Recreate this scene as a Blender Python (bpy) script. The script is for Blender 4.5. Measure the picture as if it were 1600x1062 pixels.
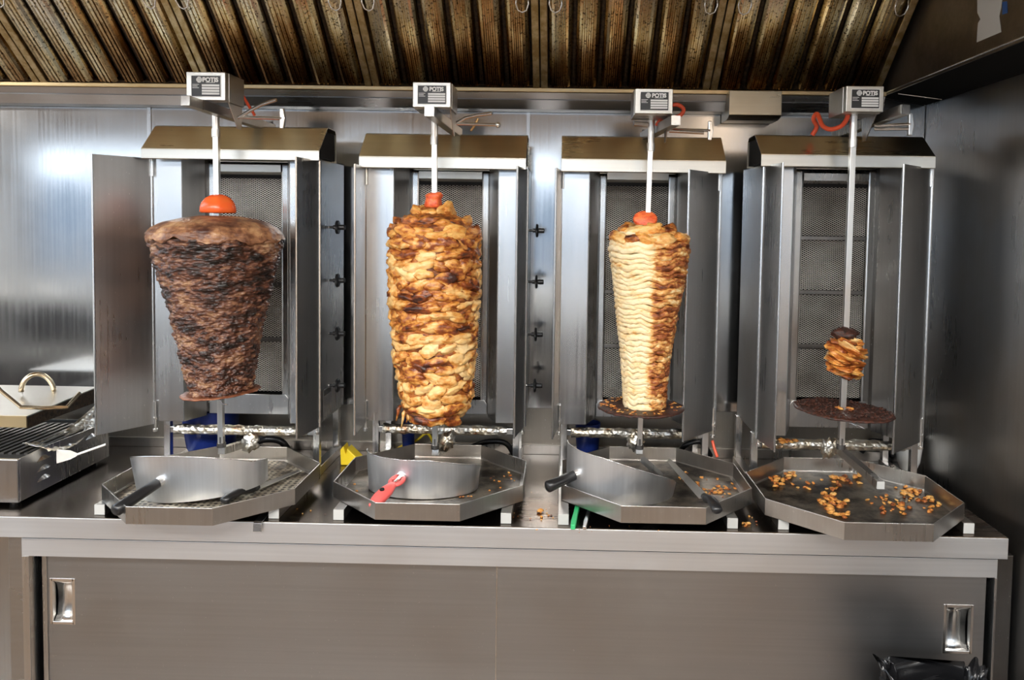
import bpy, math, random
from mathutils import Vector, Matrix, noise, Euler
R = math.radians
random.seed(7)
for o in list(bpy.data.objects): bpy.data.objects.remove(o)
scn = bpy.context.scene
col = scn.collection

# ------------------------------------------------------------------ camera
F, CAMZ = 1200.0, 1.67
YAW, PITCH, ROLL = R(1.0), R(2.9), 0.0148
fw = Vector((-math.sin(YAW)*math.cos(PITCH), math.cos(YAW)*math.cos(PITCH), -math.sin(PITCH)))
r0 = Vector((math.cos(YAW), math.sin(YAW), 0)); u0 = r0.cross(fw)
rt = r0*math.cos(ROLL) + u0*math.sin(ROLL); up = -r0*math.sin(ROLL) + u0*math.cos(ROLL)
CX = 880 - F*rt.y/fw.y; CY = 348 + F*up.y/fw.y
cam = bpy.data.cameras.new('camera'); camo = bpy.data.objects.new('camera', cam); col.objects.link(camo)
camo.matrix_world = Matrix(((rt.x, up.x, -fw.x, 0), (rt.y, up.y, -fw.y, 0), (rt.z, up.z, -fw.z, CAMZ), (0, 0, 0, 1)))
cam.sensor_width = 36; cam.lens = 36*F/1600; cam.shift_x = (800-CX)/1600; cam.shift_y = -(531-CY)/1600
cam.clip_start = .05
scn.camera = camo
def ray(px, py):
    return rt*((px-CX)/F) + up*(-(py-CY)/F) + fw
def PY(px, py, Y):                    # the point of the vertical plane at depth Y seen at a pixel
    d = ray(px, py); return Vector((0, 0, CAMZ)) + d*(Y/d.y)
def PZ(px, py, Z):                    # the point of the horizontal plane at height Z seen at a pixel
    d = ray(px, py); return Vector((0, 0, CAMZ)) + d*((Z-CAMZ)/d.z)

# ------------------------------------------------------------------ world, lights, exposure
w = bpy.data.worlds.new('world'); scn.world = w; w.use_nodes = True
bg = w.node_tree.nodes['Background']; bg.inputs[0].default_value = (.75, .87, 1, 1); bg.inputs[1].default_value = 3.1
def area(name, loc, rot, sx, sy, power, colr):
    l = bpy.data.lights.new(name, 'AREA'); l.shape = 'RECTANGLE'; l.size = sx; l.size_y = sy; l.energy = power; l.color = colr
    o = bpy.data.objects.new(name, l); col.objects.link(o); o.location = loc; o.rotation_euler = rot; return o
po = area('window_portal', (-2.65, -3.82, 1.72), (R(90), 0, 0), 7.3, 1.54, 1, (1, 1, 1)); po.data.cycles.is_portal = True
for lx, ly in ((-4.8, -.6), (-2.9, -.6), (-1.0, -.6), (.5, -.6), (-2.0, -1.2), (-.2, -1.2)):
    area('overhead_fill', (lx, ly, 2.86), (0, 0, 0), 1.2, .3, 44, (1, .99, .96))  # added unseen overhead lamps that brighten the meat and steel
scn.view_settings.view_transform = 'Standard'; scn.view_settings.look = 'None'
scn.view_settings.exposure = 0.66; scn.view_settings.gamma = 1; scn.view_settings.use_curve_mapping = False

# ------------------------------------------------------------------ materials
def newmat(name):
    m = bpy.data.materials.new(name); m.use_nodes = True
    nt = m.node_tree; b = nt.nodes['Principled BSDF']; return m, nt, b
def N(nt, t, **kw):
    n = nt.nodes.new(t)
    for k, v in kw.items():
        if k in n.inputs: n.inputs[k].default_value = v
        else: setattr(n, k, v)
    return n
def L(nt, a, b): nt.links.new(a, b)
def ramp(nt, src, stops):
    r = nt.nodes.new('ShaderNodeValToRGB'); L(nt, src, r.inputs[0])
    e = r.color_ramp.elements
    while len(e) < len(stops): e.new(.5)
    for i, (p, c) in enumerate(stops):
        e[i].position = p; e[i].color = (c[0], c[1], c[2], 1) if len(c) == 3 else c
    return r
def coords(nt, scale=(1, 1, 1), kind='Object', rot=(0, 0, 0)):
    t = nt.nodes.new('ShaderNodeTexCoord'); m = nt.nodes.new('ShaderNodeMapping')
    m.inputs['Scale'].default_value = scale; m.inputs['Rotation'].default_value = rot
    L(nt, t.outputs[kind], m.inputs[0]); return m.outputs[0]
def worldpos(nt, scale=(1, 1, 1)):
    g = nt.nodes.new('ShaderNodeNewGeometry'); m = nt.nodes.new('ShaderNodeMapping'); m.inputs['Scale'].default_value = scale
    L(nt, g.outputs['Position'], m.inputs[0]); return m.outputs[0]
def mix(nt, fac, a, b, blend='MIX'):
    m = nt.nodes.new('ShaderNodeMix'); m.data_type = 'RGBA'; m.blend_type = blend
    for s, v in ((m.inputs[0], fac), (m.inputs[6], a), (m.inputs[7], b)):
        if hasattr(v, 'is_linked') or hasattr(v, 'links'): L(nt, v, s)
        elif isinstance(v, (int, float)): s.default_value = v
        else: s.default_value = (v[0], v[1], v[2], 1)
    return m.outputs[2]
def plain(name, c, rough=.5, metal=0, **kw):
    m, nt, b = newmat(name); b.inputs['Base Color'].default_value = (*c, 1)
    b.inputs['Roughness'].default_value = rough; b.inputs['Metallic'].default_value = metal
    for k, v in kw.items(): b.inputs[k].default_value = v
    return m
def steel(name, c=(.62, .62, .61), rough=.27, brush='z', stain=(.3, .22, .13), stain_amt=.25, specks=.5, bump=.04, aniso=0, wave=0, var=.08):
    m, nt, b = newmat(name); b.inputs['Metallic'].default_value = 1
    sc = {'z': (130, 130, 2), 'x': (2, 130, 130), 'y': (130, 2, 130), '0': (40, 40, 40)}[brush]
    wp = worldpos(nt, sc)
    n1 = N(nt, 'ShaderNodeTexNoise', Scale=1.0, Detail=1.0); L(nt, wp, n1.inputs['Vector'])
    n2 = N(nt, 'ShaderNodeTexNoise', Scale=3.2, Detail=4.0, Roughness=.55); L(nt, worldpos(nt), n2.inputs['Vector'])
    n3 = N(nt, 'ShaderNodeTexNoise', Scale=190.0, Detail=2.0); L(nt, worldpos(nt, (1, 1, .6)), n3.inputs['Vector'])
    st = ramp(nt, n2.outputs[0], [(.48, (0, 0, 0)), (.78, (stain_amt,)*3)])
    c1 = mix(nt, st.outputs[0], c, stain)
    g = ramp(nt, n1.outputs[0], [(.3, (.965,)*3), (.7, (1.02,)*3)])
    c2 = mix(nt, 1.0, c1, g.outputs[0], 'MULTIPLY')
    sp = ramp(nt, n3.outputs[0], [(.70, (0, 0, 0)), (.76, (specks,)*3)])
    c3 = mix(nt, sp.outputs[0], c2, (.85, .83, .8))
    L(nt, c3, b.inputs['Base Color'])
    ma = N(nt, 'ShaderNodeMath', operation='MULTIPLY_ADD'); L(nt, n1.outputs[0], ma.inputs[0]); ma.inputs[1].default_value = var; ma.inputs[2].default_value = rough-var/2
    mb = N(nt, 'ShaderNodeMath', operation='MULTIPLY_ADD'); L(nt, n2.outputs[0], mb.inputs[0]); mb.inputs[1].default_value = .22; L(nt, ma.outputs[0], mb.inputs[2])
    mc = N(nt, 'ShaderNodeMath', operation='SUBTRACT'); L(nt, mb.outputs[0], mc.inputs[0]); mc.inputs[1].default_value = .11
    L(nt, mc.outputs[0], b.inputs['Roughness'])
    bp = N(nt, 'ShaderNodeBump', Strength=bump, Distance=.002); L(nt, n1.outputs[0], bp.inputs['Height'])
    if wave:
        n4 = N(nt, 'ShaderNodeTexNoise', Scale=1.0, Detail=1.0); L(nt, worldpos(nt, (1.3, 1.3, 3.5)), n4.inputs['Vector'])
        b2 = N(nt, 'ShaderNodeBump', Strength=1.0, Distance=wave); L(nt, n4.outputs[0], b2.inputs['Height']); L(nt, b2.outputs[0], bp.inputs['Normal'])
    L(nt, bp.outputs[0], b.inputs['Normal'])
    return m
M = {}
M['steel'] = steel('brushed_steel')
M['steel_body'] = steel('grill_steel', c=(.58, .58, .58), rough=.30, specks=.8)
M['steel_hood'] = steel('hood_steel', c=(.60, .55, .44), rough=.3, brush='x', stain=(.46, .36, .2), stain_amt=.7, specks=.2)
M['steel_lip'] = steel('lip_steel', c=(.62, .61, .57), rough=.34, brush='x', stain_amt=.15)
M['steel_bright'] = steel('bright_steel', c=(.66, .66, .66), rough=.25, stain_amt=.1)
M['steel_wall'] = steel('wall_steel', c=(.56, .56, .56), rough=.15, brush='z', stain=(.5, .42, .32), stain_amt=.2, specks=.1, wave=.0006, bump=.01)
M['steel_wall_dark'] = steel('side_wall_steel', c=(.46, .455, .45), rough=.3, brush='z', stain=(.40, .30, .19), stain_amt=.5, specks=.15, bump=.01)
M['steel_top'] = steel('worktop_steel', c=(.17, .145, .125), rough=.24, brush='x', stain=(.16, .10, .06), stain_amt=.8, specks=.35)
M['steel_front'] = steel('cabinet_steel', c=(.50, .51, .52), rough=.27, brush='x', stain=(.42, .38, .32), stain_amt=.15, specks=.25, bump=.004, var=.02)
M['steel_door'] = steel('door_steel', c=(.42, .42, .42), rough=.36, brush='x', stain=(.32, .28, .22), stain_amt=.15, specks=.25, bump=.0, var=.02)  # darker copy of the cabinet steel; dimmer reflection put into the colour
M['steel_rail'] = steel('rail_steel', c=(.82, .84, .86), rough=.42, brush='x', stain_amt=.1, specks=.25, bump=.0, var=.02)  # paler, bluer copy of the cabinet steel; reflected daylight put into the colour
M['steel_tray'] = steel('tray_steel', c=(.56, .55, .53), rough=.3, brush='z', stain=(.25, .16, .09), stain_amt=.6, specks=.5)
M['steel_scoop'] = steel('scoop_steel', c=(.80, .82, .85), rough=.42, brush='z', stain=(.4, .33, .25), stain_amt=.3, specks=.2)
M['chrome'] = plain('chrome', (.86, .85, .83), .24, 1)
M['black_plastic'] = plain('black_plastic', (.012, .012, .013), .32)
M['black'] = plain('matte_black', (.008, .007, .006), .75)
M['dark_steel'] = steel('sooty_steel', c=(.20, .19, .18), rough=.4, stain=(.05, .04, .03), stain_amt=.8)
M['rod'] = steel('rod_steel', c=(.78, .77, .74), rough=.33, stain=(.45, .25, .12), stain_amt=.5)
M['brass'] = plain('brass', (.75, .48, .22), .3, 1)
M['red_cable'] = plain('red_rubber', (.75, .09, .03), .4)
M['red_handle'] = plain('red_plastic', (.86, .13, .12), .35)
M['green_plastic'] = plain('green_plastic', (.04, .45, .16), .4)
M['blue_plastic'] = plain('blue_plastic', (.010, .025, .16), .35)
M['yellow'] = plain('yellow_rubber', (.85, .62, .02), .45)
M['white_plastic'] = plain('white_plastic', (.75, .74, .70), .45)
M['cap_plastic'] = plain('cap_plastic', (.48, .48, .46), .5)
M['label_black'] = plain('label_black', (.02, .02, .022), .35)
M['label_white'] = plain('label_print', (.85, .84, .82), .4)
M['paper'] = plain('old_sticker', (.62, .60, .55), .7)
M['blue_paper'] = plain('blue_sticker', (.03, .10, .30), .6)
M['plaster'] = plain('cream_paint', (.44, .34, .25), .8)
M['white_wall'] = plain('white_paint', (.8, .8, .78), .7)

def mat_foil():
    m, nt, b = newmat('crumpled_foil'); b.inputs['Metallic'].default_value = 1
    n = N(nt, 'ShaderNodeTexNoise', Scale=28.0, Detail=5.0); L(nt, worldpos(nt), n.inputs['Vector'])
    r = ramp(nt, n.outputs[0], [(.4, (.85, .84, .80)), (.6, (.75, .66, .5)), (.72, (.35, .12, .04))])
    L(nt, r.outputs[0], b.inputs['Base Color']); b.inputs['Roughness'].default_value = .38
    v = N(nt, 'ShaderNodeTexVoronoi', Scale=90.0); L(nt, worldpos(nt), v.inputs['Vector'])
    bp = N(nt, 'ShaderNodeBump', Strength=.6, Distance=.005); L(nt, v.outputs['Distance'], bp.inputs['Height']); L(nt, bp.outputs[0], b.inputs['Normal'])
    return m
M['foil'] = mat_foil()
def mat_filter():
    m, nt, b = newmat('greasy_filter_steel'); b.inputs['Metallic'].default_value = 1
    wp = worldpos(nt, (1, 1, 1))
    n1 = N(nt, 'ShaderNodeTexNoise', Scale=5.0, Detail=6.0, Roughness=.6); L(nt, worldpos(nt, (2.2, .5, .5)), n1.inputs['Vector'])
    n2 = N(nt, 'ShaderNodeTexNoise', Scale=150.0, Detail=2.0); L(nt, wp, n2.inputs['Vector'])
    lz = N(nt, 'ShaderNodeSeparateXYZ'); L(nt, coords(nt), lz.inputs[0])        # browner and darker towards the lower end
    lm = N(nt, 'ShaderNodeMapRange'); L(nt, lz.outputs['Z'], lm.inputs[0]); lm.inputs[1].default_value = 0; lm.inputs[2].default_value = .30; lm.inputs[3].default_value = -.12; lm.inputs[4].default_value = .12
    la = N(nt, 'ShaderNodeMath', operation='ADD'); L(nt, lm.outputs[0], la.inputs[0]); L(nt, n1.outputs[0], la.inputs[1])
    c = ramp(nt, la.outputs[0], [(.32, (.16, .08, .03)), (.44, (.45, .27, .12)), (.54, (.82, .67, .40)), (.68, (.95, .88, .72))])
    sp = ramp(nt, n2.outputs[0], [(.33, (.9,)*3), (.42, (0, 0, 0))])
    c2 = mix(nt, sp.outputs[0], c.outputs[0], (.05, .03, .015))
    L(nt, c2, b.inputs['Base Color'])
    b.inputs['Roughness'].default_value = .22
    bp = N(nt, 'ShaderNodeBump', Strength=.2, Distance=.002); L(nt, n2.outputs[0], bp.inputs['Height']); L(nt, bp.outputs[0], b.inputs['Normal'])
    return m
M['filter'] = mat_filter()
def mat_grime(name, c1, c2, metal=.6, rough=.5, sc=60):
    m, nt, b = newmat(name)
    n1 = N(nt, 'ShaderNodeTexNoise', Scale=float(sc), Detail=5.0, Roughness=.7); L(nt, worldpos(nt), n1.inputs['Vector'])
    c = ramp(nt, n1.outputs[0], [(.4, c1), (.6, c2)]); L(nt, c.outputs[0], b.inputs['Base Color'])
    b.inputs['Metallic'].default_value = metal; b.inputs['Roughness'].default_value = rough
    bp = N(nt, 'ShaderNodeBump', Strength=.6, Distance=.003); L(nt, n1.outputs[0], bp.inputs['Height']); L(nt, bp.outputs[0], b.inputs['Normal'])
    return m
M['filter_dark'] = mat_grime('burnt_grease', (.010, .006, .003), (.06, .035, .016), .5, .4, 90)
M['filter_frame'] = mat_grime('gold_grease_steel', (.42, .29, .12), (.66, .52, .30), .9, .35, 30)
M['hood_side'] = mat_grime('hood_side_steel', (.16, .125, .09), (.24, .195, .145), .8, .33, 5)
M['band'] = plain('black_band', (.006, .006, .006), .9, 0, **{'Specular IOR Level': .15})
M['gutter'] = steel('gutter_steel', c=(.48, .50, .53), rough=.3, brush='x', stain=(.3, .25, .2), stain_amt=.5)
M['gold_strip'] = steel('gold_strip_steel', c=(.90, .70, .40), rough=.36, brush='x', stain=(.6, .36, .12), stain_amt=.8)
M['tray_floor'] = mat_grime('greasy_tray_floor', (.022, .015, .010), (.17, .145, .11), .7, .3, 16)
M['charred'] = mat_grime('charred_crust', (.012, .006, .004), (.075, .020, .009), 0, .5, 110)
def mat_perf():
    m, nt, b = newmat('perforated_insert'); b.inputs['Roughness'].default_value = .4
    v = N(nt, 'ShaderNodeTexVoronoi', Scale=62.0, Randomness=.25); L(nt, worldpos(nt, (1, 1, 0)), v.inputs['Vector'])
    n = N(nt, 'ShaderNodeTexNoise', Scale=14.0, Detail=5.0); L(nt, worldpos(nt), n.inputs['Vector'])
    base = ramp(nt, n.outputs[0], [(.42, (.55, .50, .40)), (.56, (.22, .18, .13)), (.64, (.04, .03, .02))])
    d = ramp(nt, v.outputs['Distance'], [(.27, (1, 1, 1)), (.36, (0, 0, 0))])
    L(nt, mix(nt, d.outputs[0], base.outputs[0], (.015, .01, .008)), b.inputs['Base Color']); b.inputs['Metallic'].default_value = .4
    return m
M['perf'] = mat_perf()
def mat_mesh():
    m, nt, b = newmat('expanded_metal_mesh')
    a = []
    for s in (1, -1):
        mp = worldpos(nt, (1, 1, 1))
        sx = N(nt, 'ShaderNodeSeparateXYZ'); L(nt, mp, sx.inputs[0])
        k = N(nt, 'ShaderNodeMath', operation='MULTIPLY'); L(nt, sx.outputs['Z'], k.inputs[0]); k.inputs[1].default_value = 1.9*s
        ad = N(nt, 'ShaderNodeMath', operation='ADD'); L(nt, sx.outputs['X'], ad.inputs[0]); L(nt, k.outputs[0], ad.inputs[1])
        f = N(nt, 'ShaderNodeMath', operation='MULTIPLY'); L(nt, ad.outputs[0], f.inputs[0]); f.inputs[1].default_value = 2*math.pi/.0115
        c = N(nt, 'ShaderNodeMath', operation='SINE'); L(nt, f.outputs[0], c.inputs[0]); a.append(c)
    mx = N(nt, 'ShaderNodeMath', operation='MAXIMUM'); L(nt, a[0].outputs[0], mx.inputs[0]); L(nt, a[1].outputs[0], mx.inputs[1])
    r = ramp(nt, mx.outputs[0], [(.62, (.018, .016, .014)), (.86, (.92, .88, .82))])
    n = N(nt, 'ShaderNodeTexNoise', Scale=7.0, Detail=4.0); L(nt, worldpos(nt), n.inputs['Vector'])
    g = ramp(nt, n.outputs[0], [(.3, (.45, .42, .4)), (.65, (1, 1, 1))])
    L(nt, mix(nt, 1.0, r.outputs[0], g.outputs[0], 'MULTIPLY'), b.inputs['Base Color']); b.inputs['Metallic'].default_value = .75; b.inputs['Roughness'].default_value = .38
    bp = N(nt, 'ShaderNodeBump', Strength=.8, Distance=.002); L(nt, mx.outputs[0], bp.inputs['Height']); L(nt, bp.outputs[0], b.inputs['Normal'])
    return m
M['mesh'] = mat_mesh()
def mat_meat(name, stops, sc=22, z=2.2, rough=.38, rand=.12, fine=.35, bumpd=.004, side=None):
    m, nt, b = newmat(name)
    oi = N(nt, 'ShaderNodeObjectInfo')
    n1 = N(nt, 'ShaderNodeTexNoise', Scale=float(sc), Detail=7.0, Roughness=.62); L(nt, worldpos(nt, (1, 1, z)), n1.inputs['Vector'])
    s = N(nt, 'ShaderNodeMath', operation='SUBTRACT'); L(nt, oi.outputs['Random'], s.inputs[0]); s.inputs[1].default_value = .5
    a = N(nt, 'ShaderNodeMath', operation='MULTIPLY_ADD'); L(nt, s.outputs[0], a.inputs[0]); a.inputs[1].default_value = rand; L(nt, n1.outputs[0], a.inputs[2])
    n2 = N(nt, 'ShaderNodeTexNoise', Scale=sc*5.0, Detail=4.0); L(nt, worldpos(nt, (1, 1, z)), n2.inputs['Vector'])
    s2 = N(nt, 'ShaderNodeMath', operation='SUBTRACT'); L(nt, n2.outputs[0], s2.inputs[0]); s2.inputs[1].default_value = .5
    a2 = N(nt, 'ShaderNodeMath', operation='MULTIPLY_ADD'); L(nt, s2.outputs[0], a2.inputs[0]); a2.inputs[1].default_value = fine; L(nt, a.outputs[0], a2.inputs[2])
    fac = a2.outputs[0]
    if side:                                   # the carved side of the stack is pale, the roasted side brown
        cx, w, amt = side
        g = N(nt, 'ShaderNodeNewGeometry'); sp = N(nt, 'ShaderNodeSeparateXYZ'); L(nt, g.outputs['Position'], sp.inputs[0])
        mr = N(nt, 'ShaderNodeMapRange'); L(nt, sp.outputs['X'], mr.inputs[0])
        mr.inputs[1].default_value = cx-w; mr.inputs[2].default_value = cx+w; mr.inputs[3].default_value = -amt; mr.inputs[4].default_value = amt*.9
        a3 = N(nt, 'ShaderNodeMath', operation='ADD'); L(nt, fac, a3.inputs[0]); L(nt, mr.outputs[0], a3.inputs[1]); fac = a3.outputs[0]
    c = ramp(nt, fac, stops); L(nt, c.outputs[0], b.inputs['Base Color'])
    b.inputs['Roughness'].default_value = rough
    b.inputs['Subsurface Weight'].default_value = .08; b.inputs['Subsurface Radius'].default_value = (.01, .004, .002); b.inputs['Subsurface Scale'].default_value = .3
    bp = N(nt, 'ShaderNodeBump', Strength=.8, Distance=bumpd); L(nt, n2.outputs[0], bp.inputs['Height']); L(nt, bp.outputs[0], b.inputs['Normal'])
    return m
CH = [(.30, (.80, .55, .27)), (.45, (.72, .42, .15)), (.55, (.62, .24, .05)), (.64, (.28, .06, .012)), (.74, (.04, .01, .005))]
M['chicken'] = mat_meat('roast_chicken', [(.26, (.84, .62, .32)), (.43, (.80, .50, .19)), (.53, (.62, .26, .05)), (.61, (.26, .06, .012)), (.72, (.04, .010, .005))], sc=9, z=1.6, rand=.14, fine=.45)
M['chicken_core'] = mat_meat('charred_chicken', [(.3, (.60, .28, .07)), (.45, (.40, .12, .02)), (.6, (.12, .03, .008))], sc=20, rand=0)
M['chicken_top'] = mat_meat('roast_chicken_top', [(.28, (.80, .48, .15)), (.45, (.70, .30, .06)), (.58, (.40, .11, .02)), (.72, (.06, .014, .006))], sc=16, rand=.22)
M['chicken_scrap'] = mat_meat('chicken_scrap', [(.30, (.78, .45, .14)), (.46, (.70, .30, .06)), (.60, (.42, .12, .02)), (.74, (.10, .02, .008))], sc=60, rand=.3)
M['beef'] = mat_meat('roast_beef', [(.24, (.50, .32, .19)), (.38, (.27, .14, .075)), (.48, (.13, .052, .032)), (.56, (.045, .02, .014)), (.68, (.010, .008, .007))], sc=9, z=2.2, rough=.3, fine=.55, bumpd=.008, rand=0)
M['beef_cap'] = mat_meat('beef_cap', [(.3, (.50, .29, .14)), (.43, (.32, .15, .07)), (.54, (.15, .06, .03)), (.66, (.06, .02, .012))], sc=12, z=1.5, rough=.42, rand=0)
M['tomato'] = mat_meat('tomato_skin', [(.35, (.85, .09, .02)), (.7, (.80, .16, .03))], sc=8, rough=.25, rand=0, fine=.05, bumpd=.0002)
M['tomato_flesh'] = mat_meat('roast_tomato', [(.35, (.85, .22, .06)), (.55, (.75, .10, .03)), (.75, (.35, .04, .01))], sc=60, rough=.35, rand=0, bumpd=.001)
M['rim_meat'] = mat_grime('meat_glazed_steel', (.16, .045, .02), (.34, .13, .06), .3, .35, 40)

# ------------------------------------------------------------------ mesh helpers
def tag(o, label=None, cat=None, group=None, kind=None):
    if label: o['label'] = label
    if cat: o['category'] = cat
    if group: o['group'] = group
    if kind: o['kind'] = kind
    return o
def thing(name, label, cat, loc=(0, 0, 0), rot=(0, 0, 0), group=None):
    o = bpy.data.objects.new(name, None); o.empty_display_size = .05; col.objects.link(o)
    o.location = loc; o.rotation_euler = rot; return tag(o, label, cat, group)
class MB:
    def __init__(s, root=None):
        s.v = []; s.f = []; s.o = Vector(root.location) if root is not None else Vector((0, 0, 0)); s.root = root
    def add(s, vs, fs):
        n = len(s.v); s.v += [Vector(p) for p in vs]; s.f += [tuple(i+n for i in f) for f in fs]; return s
    def box(s, x0, x1, y0, y1, z0, z1, Mx=None):
        vs = [Vector((x, y, z)) for z in (z0, z1) for y in (y0, y1) for x in (x0, x1)]
        if Mx is not None: vs = [Mx @ p for p in vs]
        return s.add(vs, [(0, 2, 3, 1), (4, 5, 7, 6), (0, 1, 5, 4), (1, 3, 7, 5), (3, 2, 6, 7), (2, 0, 4, 6)])
    def prism(s, pts, d):               # polygon of 3-D points pushed along d
        d = Vector(d); n = len(pts); vs = [Vector(p) for p in pts] + [Vector(p)+d for p in pts]
        return s.add(vs, [tuple(range(n))[::-1], tuple(range(n, 2*n))] + [(i, (i+1) % n, n+(i+1) % n, n+i) for i in range(n)])
    def sheet(s, prof, x0, x1, t=.0015):  # a bent sheet: profile (y, z) run along x with thickness t
        n = len(prof); P = [Vector((0, y, z)) for y, z in prof]; off = []
        for i in range(n):
            d = (P[min(i+1, n-1)]-P[max(i-1, 0)]).normalized(); off.append(P[i]+Vector((0, -d.z, d.y))*t)
        ring = P + off[::-1]; m = len(ring)
        vs = [Vector((x, p.y, p.z)) for x in (x0, x1) for p in ring]
        fs = [(i, (i+1) % m, m+(i+1) % m, m+i) for i in range(m)]
        for i in range(n-1):
            fs.append((i, 2*n-1-i, 2*n-2-i, i+1)); fs.append((m+i, m+i+1, m+2*n-2-i, m+2*n-1-i))
        return s.add(vs, fs)
    def panel(s, a, b, z0, z1, t=.002):   # upright sheet from a to b (x, y)
        a = Vector((a[0], a[1], 0)); b = Vector((b[0], b[1], 0)); d = (b-a).normalized(); n = Vector((-d.y, d.x, 0))*t
        return s.prism([a+Vector((0, 0, z0)), b+Vector((0, 0, z0)), b+Vector((0, 0, z1)), a+Vector((0, 0, z1))], n)
    def tube(s, pts, r, n=10, sq=False, caps=True, sy=1.0):
        pts = [Vector(p) for p in pts]; k = len(pts); rs = r if isinstance(r, (list, tuple)) else [r]*k
        if sq: n = 4
        prev = None; vs = []
        for i, p in enumerate(pts):
            d = (pts[min(i+1, k-1)]-pts[max(i-1, 0)]).normalized()
            if prev is None:
                ref = Vector((0, 0, 1)) if abs(d.z) < .9 else Vector((0, 1, 0)); a = d.cross(ref).normalized()
            else:
                a = (prev - d*prev.dot(d)).normalized()
            prev = a; b = d.cross(a)
            for j in range(n):
                t = 2*math.pi*(j+(.5 if sq else 0))/n; q = rs[i]*(math.sqrt(2) if sq else 1)
                vs.append(p + a*math.cos(t)*q + b*math.sin(t)*q*sy)
        fs = [(i*n+j, i*n+(j+1) % n, (i+1)*n+(j+1) % n, (i+1)*n+j) for i in range(k-1) for j in range(n)]
        if caps: fs += [tuple(range(n))[::-1], tuple(range((k-1)*n, k*n))]
        return s.add(vs, fs)
    def lathe(s, prof, c=(0, 0, 0), n=32, fn=None, tilt=None):
        c = Vector(c); vs = []
        for r, z in prof:
            for j in range(n):
                t = 2*math.pi*j/n; q = Vector((r*math.cos(t), r*math.sin(t), z))
                if fn: q = fn(q, t, r, z)
                if tilt is not None: q = tilt @ q
                vs.append(c+q)
        k = len(prof)
        fs = [(i*n+j, i*n+(j+1) % n, (i+1)*n+(j+1) % n, (i+1)*n+j) for i in range(k-1) for j in range(n)]
        fs += [tuple(range(n))[::-1], tuple(range((k-1)*n, k*n))]
        return s.add(vs, fs)
    def mesh(s, name):
        me = bpy.data.meshes.new(name); me.from_pydata([p-s.o for p in s.v], [], s.f); me.update(); return me
    def build(s, name, mat, parent=None, bevel=0, smooth=False, own=False):
        if own or (parent is None and s.root is None):     # single-mesh thing: origin at its base
            xs = [p.x for p in s.v]; ys = [p.y for p in s.v]; zs = [p.z for p in s.v]
            s.o = Vector(((min(xs)+max(xs))/2, (min(ys)+max(ys))/2, min(zs)))
        me = s.mesh(name); o = bpy.data.objects.new(name, me); col.objects.link(o)
        if own or (parent is None and s.root is None): o.location = s.o
        if parent is not None: o.parent = parent
        me.materials.append(M[mat] if isinstance(mat, str) else mat)
        import bmesh
        bm = bmesh.new(); bm.from_mesh(me); bmesh.ops.recalc_face_normals(bm, faces=bm.faces); bm.to_mesh(me); bm.free()
        if smooth:
            for p in me.polygons: p.use_smooth = True
            if smooth == 'auto':
                try: me.set_sharp_from_angle(angle=R(35))
                except Exception: pass
        if bevel:
            b = o.modifiers.new('bevel', 'BEVEL'); b.width = bevel; b.segments = 2; b.limit_method = 'ANGLE'; b.angle_limit = R(40)
        return o
def blob(seed, sx=1, sy=1, sz=1, sub=2, amp=.3, fr=1.3):
    import bmesh
    bm = bmesh.new(); bmesh.ops.create_icosphere(bm, subdivisions=sub, radius=1)
    for v in bm.verts:
        p = v.co.copy(); q = p*fr + Vector((seed*7.3, seed*3.1, 0))
        d = 1 + amp*noise.noise(q) + amp*.5*noise.noise(q*2.3)
        v.co = Vector((p.x*sx*d, p.y*sy*d, p.z*sz*d))
    me = bpy.data.meshes.new('piece'); bm.to_mesh(me); bm.free()
    for p in me.polygons: p.use_smooth = True
    return me
def put(name, me, mat, loc, rot=(0, 0, 0), sc=(1, 1, 1), parent=None):
    if not me.materials: me.materials.append(M[mat])
    o = bpy.data.objects.new(name, me); col.objects.link(o); o.location = loc; o.rotation_euler = rot; o.scale = sc
    if parent is not None: o.parent = parent
    return o

# ------------------------------------------------------------------ key planes
WALL_Y = 2.53; WALL_X = 1.165; TOPZ = .90; TOP_Y = 1.905
# ------------------------------------------------------------------ the room
def struct(mb, name, mat, **k): o = mb.build(name, mat, **k); o['kind'] = 'structure'; return o
def mat_floor():
    m, nt, b = newmat('brown_floor_tiles')
    bt = N(nt, 'ShaderNodeTexBrick', Scale=3.0); L(nt, worldpos(nt), bt.inputs['Vector']); bt.offset = 0
    bt.inputs['Color1'].default_value = (.15, .088, .045, 1); bt.inputs['Color2'].default_value = (.12, .07, .036, 1); bt.inputs['Mortar'].default_value = (.1, .08, .06, 1)
    L(nt, bt.outputs[0], b.inputs['Base Color']); b.inputs['Roughness'].default_value = .3; b.inputs['Specular IOR Level'].default_value = 1.0
    return m
M['floor'] = mat_floor()
struct(MB().box(-6.5, WALL_X+.1, -4, WALL_Y+.1, -.05, 0), 'floor', 'floor')
struct(MB().box(-6.6, WALL_X+.1, -4.1, 1.0, 2.9, 2.95), 'ceiling', 'plaster')
wb = struct(MB().box(-6.5, WALL_X+.1, WALL_Y, WALL_Y+.1, 0, 2.95), 'wall_back', 'steel_wall')
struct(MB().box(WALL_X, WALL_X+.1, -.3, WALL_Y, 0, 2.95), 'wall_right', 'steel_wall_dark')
struct(MB().box(WALL_X+.001, WALL_X+.1, -4, -.3, 0, 2.95), 'wall_right', 'plaster')
struct(MB().box(-6.6, -6.5, -4, WALL_Y, 0, 2.95), 'wall_left', 'white_wall')
wf = MB(); wf.box(-6.5, WALL_X, -4, -3.9, 0, .95); wf.box(-6.5, WALL_X, -4, -3.9, 2.5, 2.95)
wf.box(-6.5, -6.3, -4, -3.9, .95, 2.5); wf.box(1.0, WALL_X, -4, -3.9, .95, 2.5)
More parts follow.
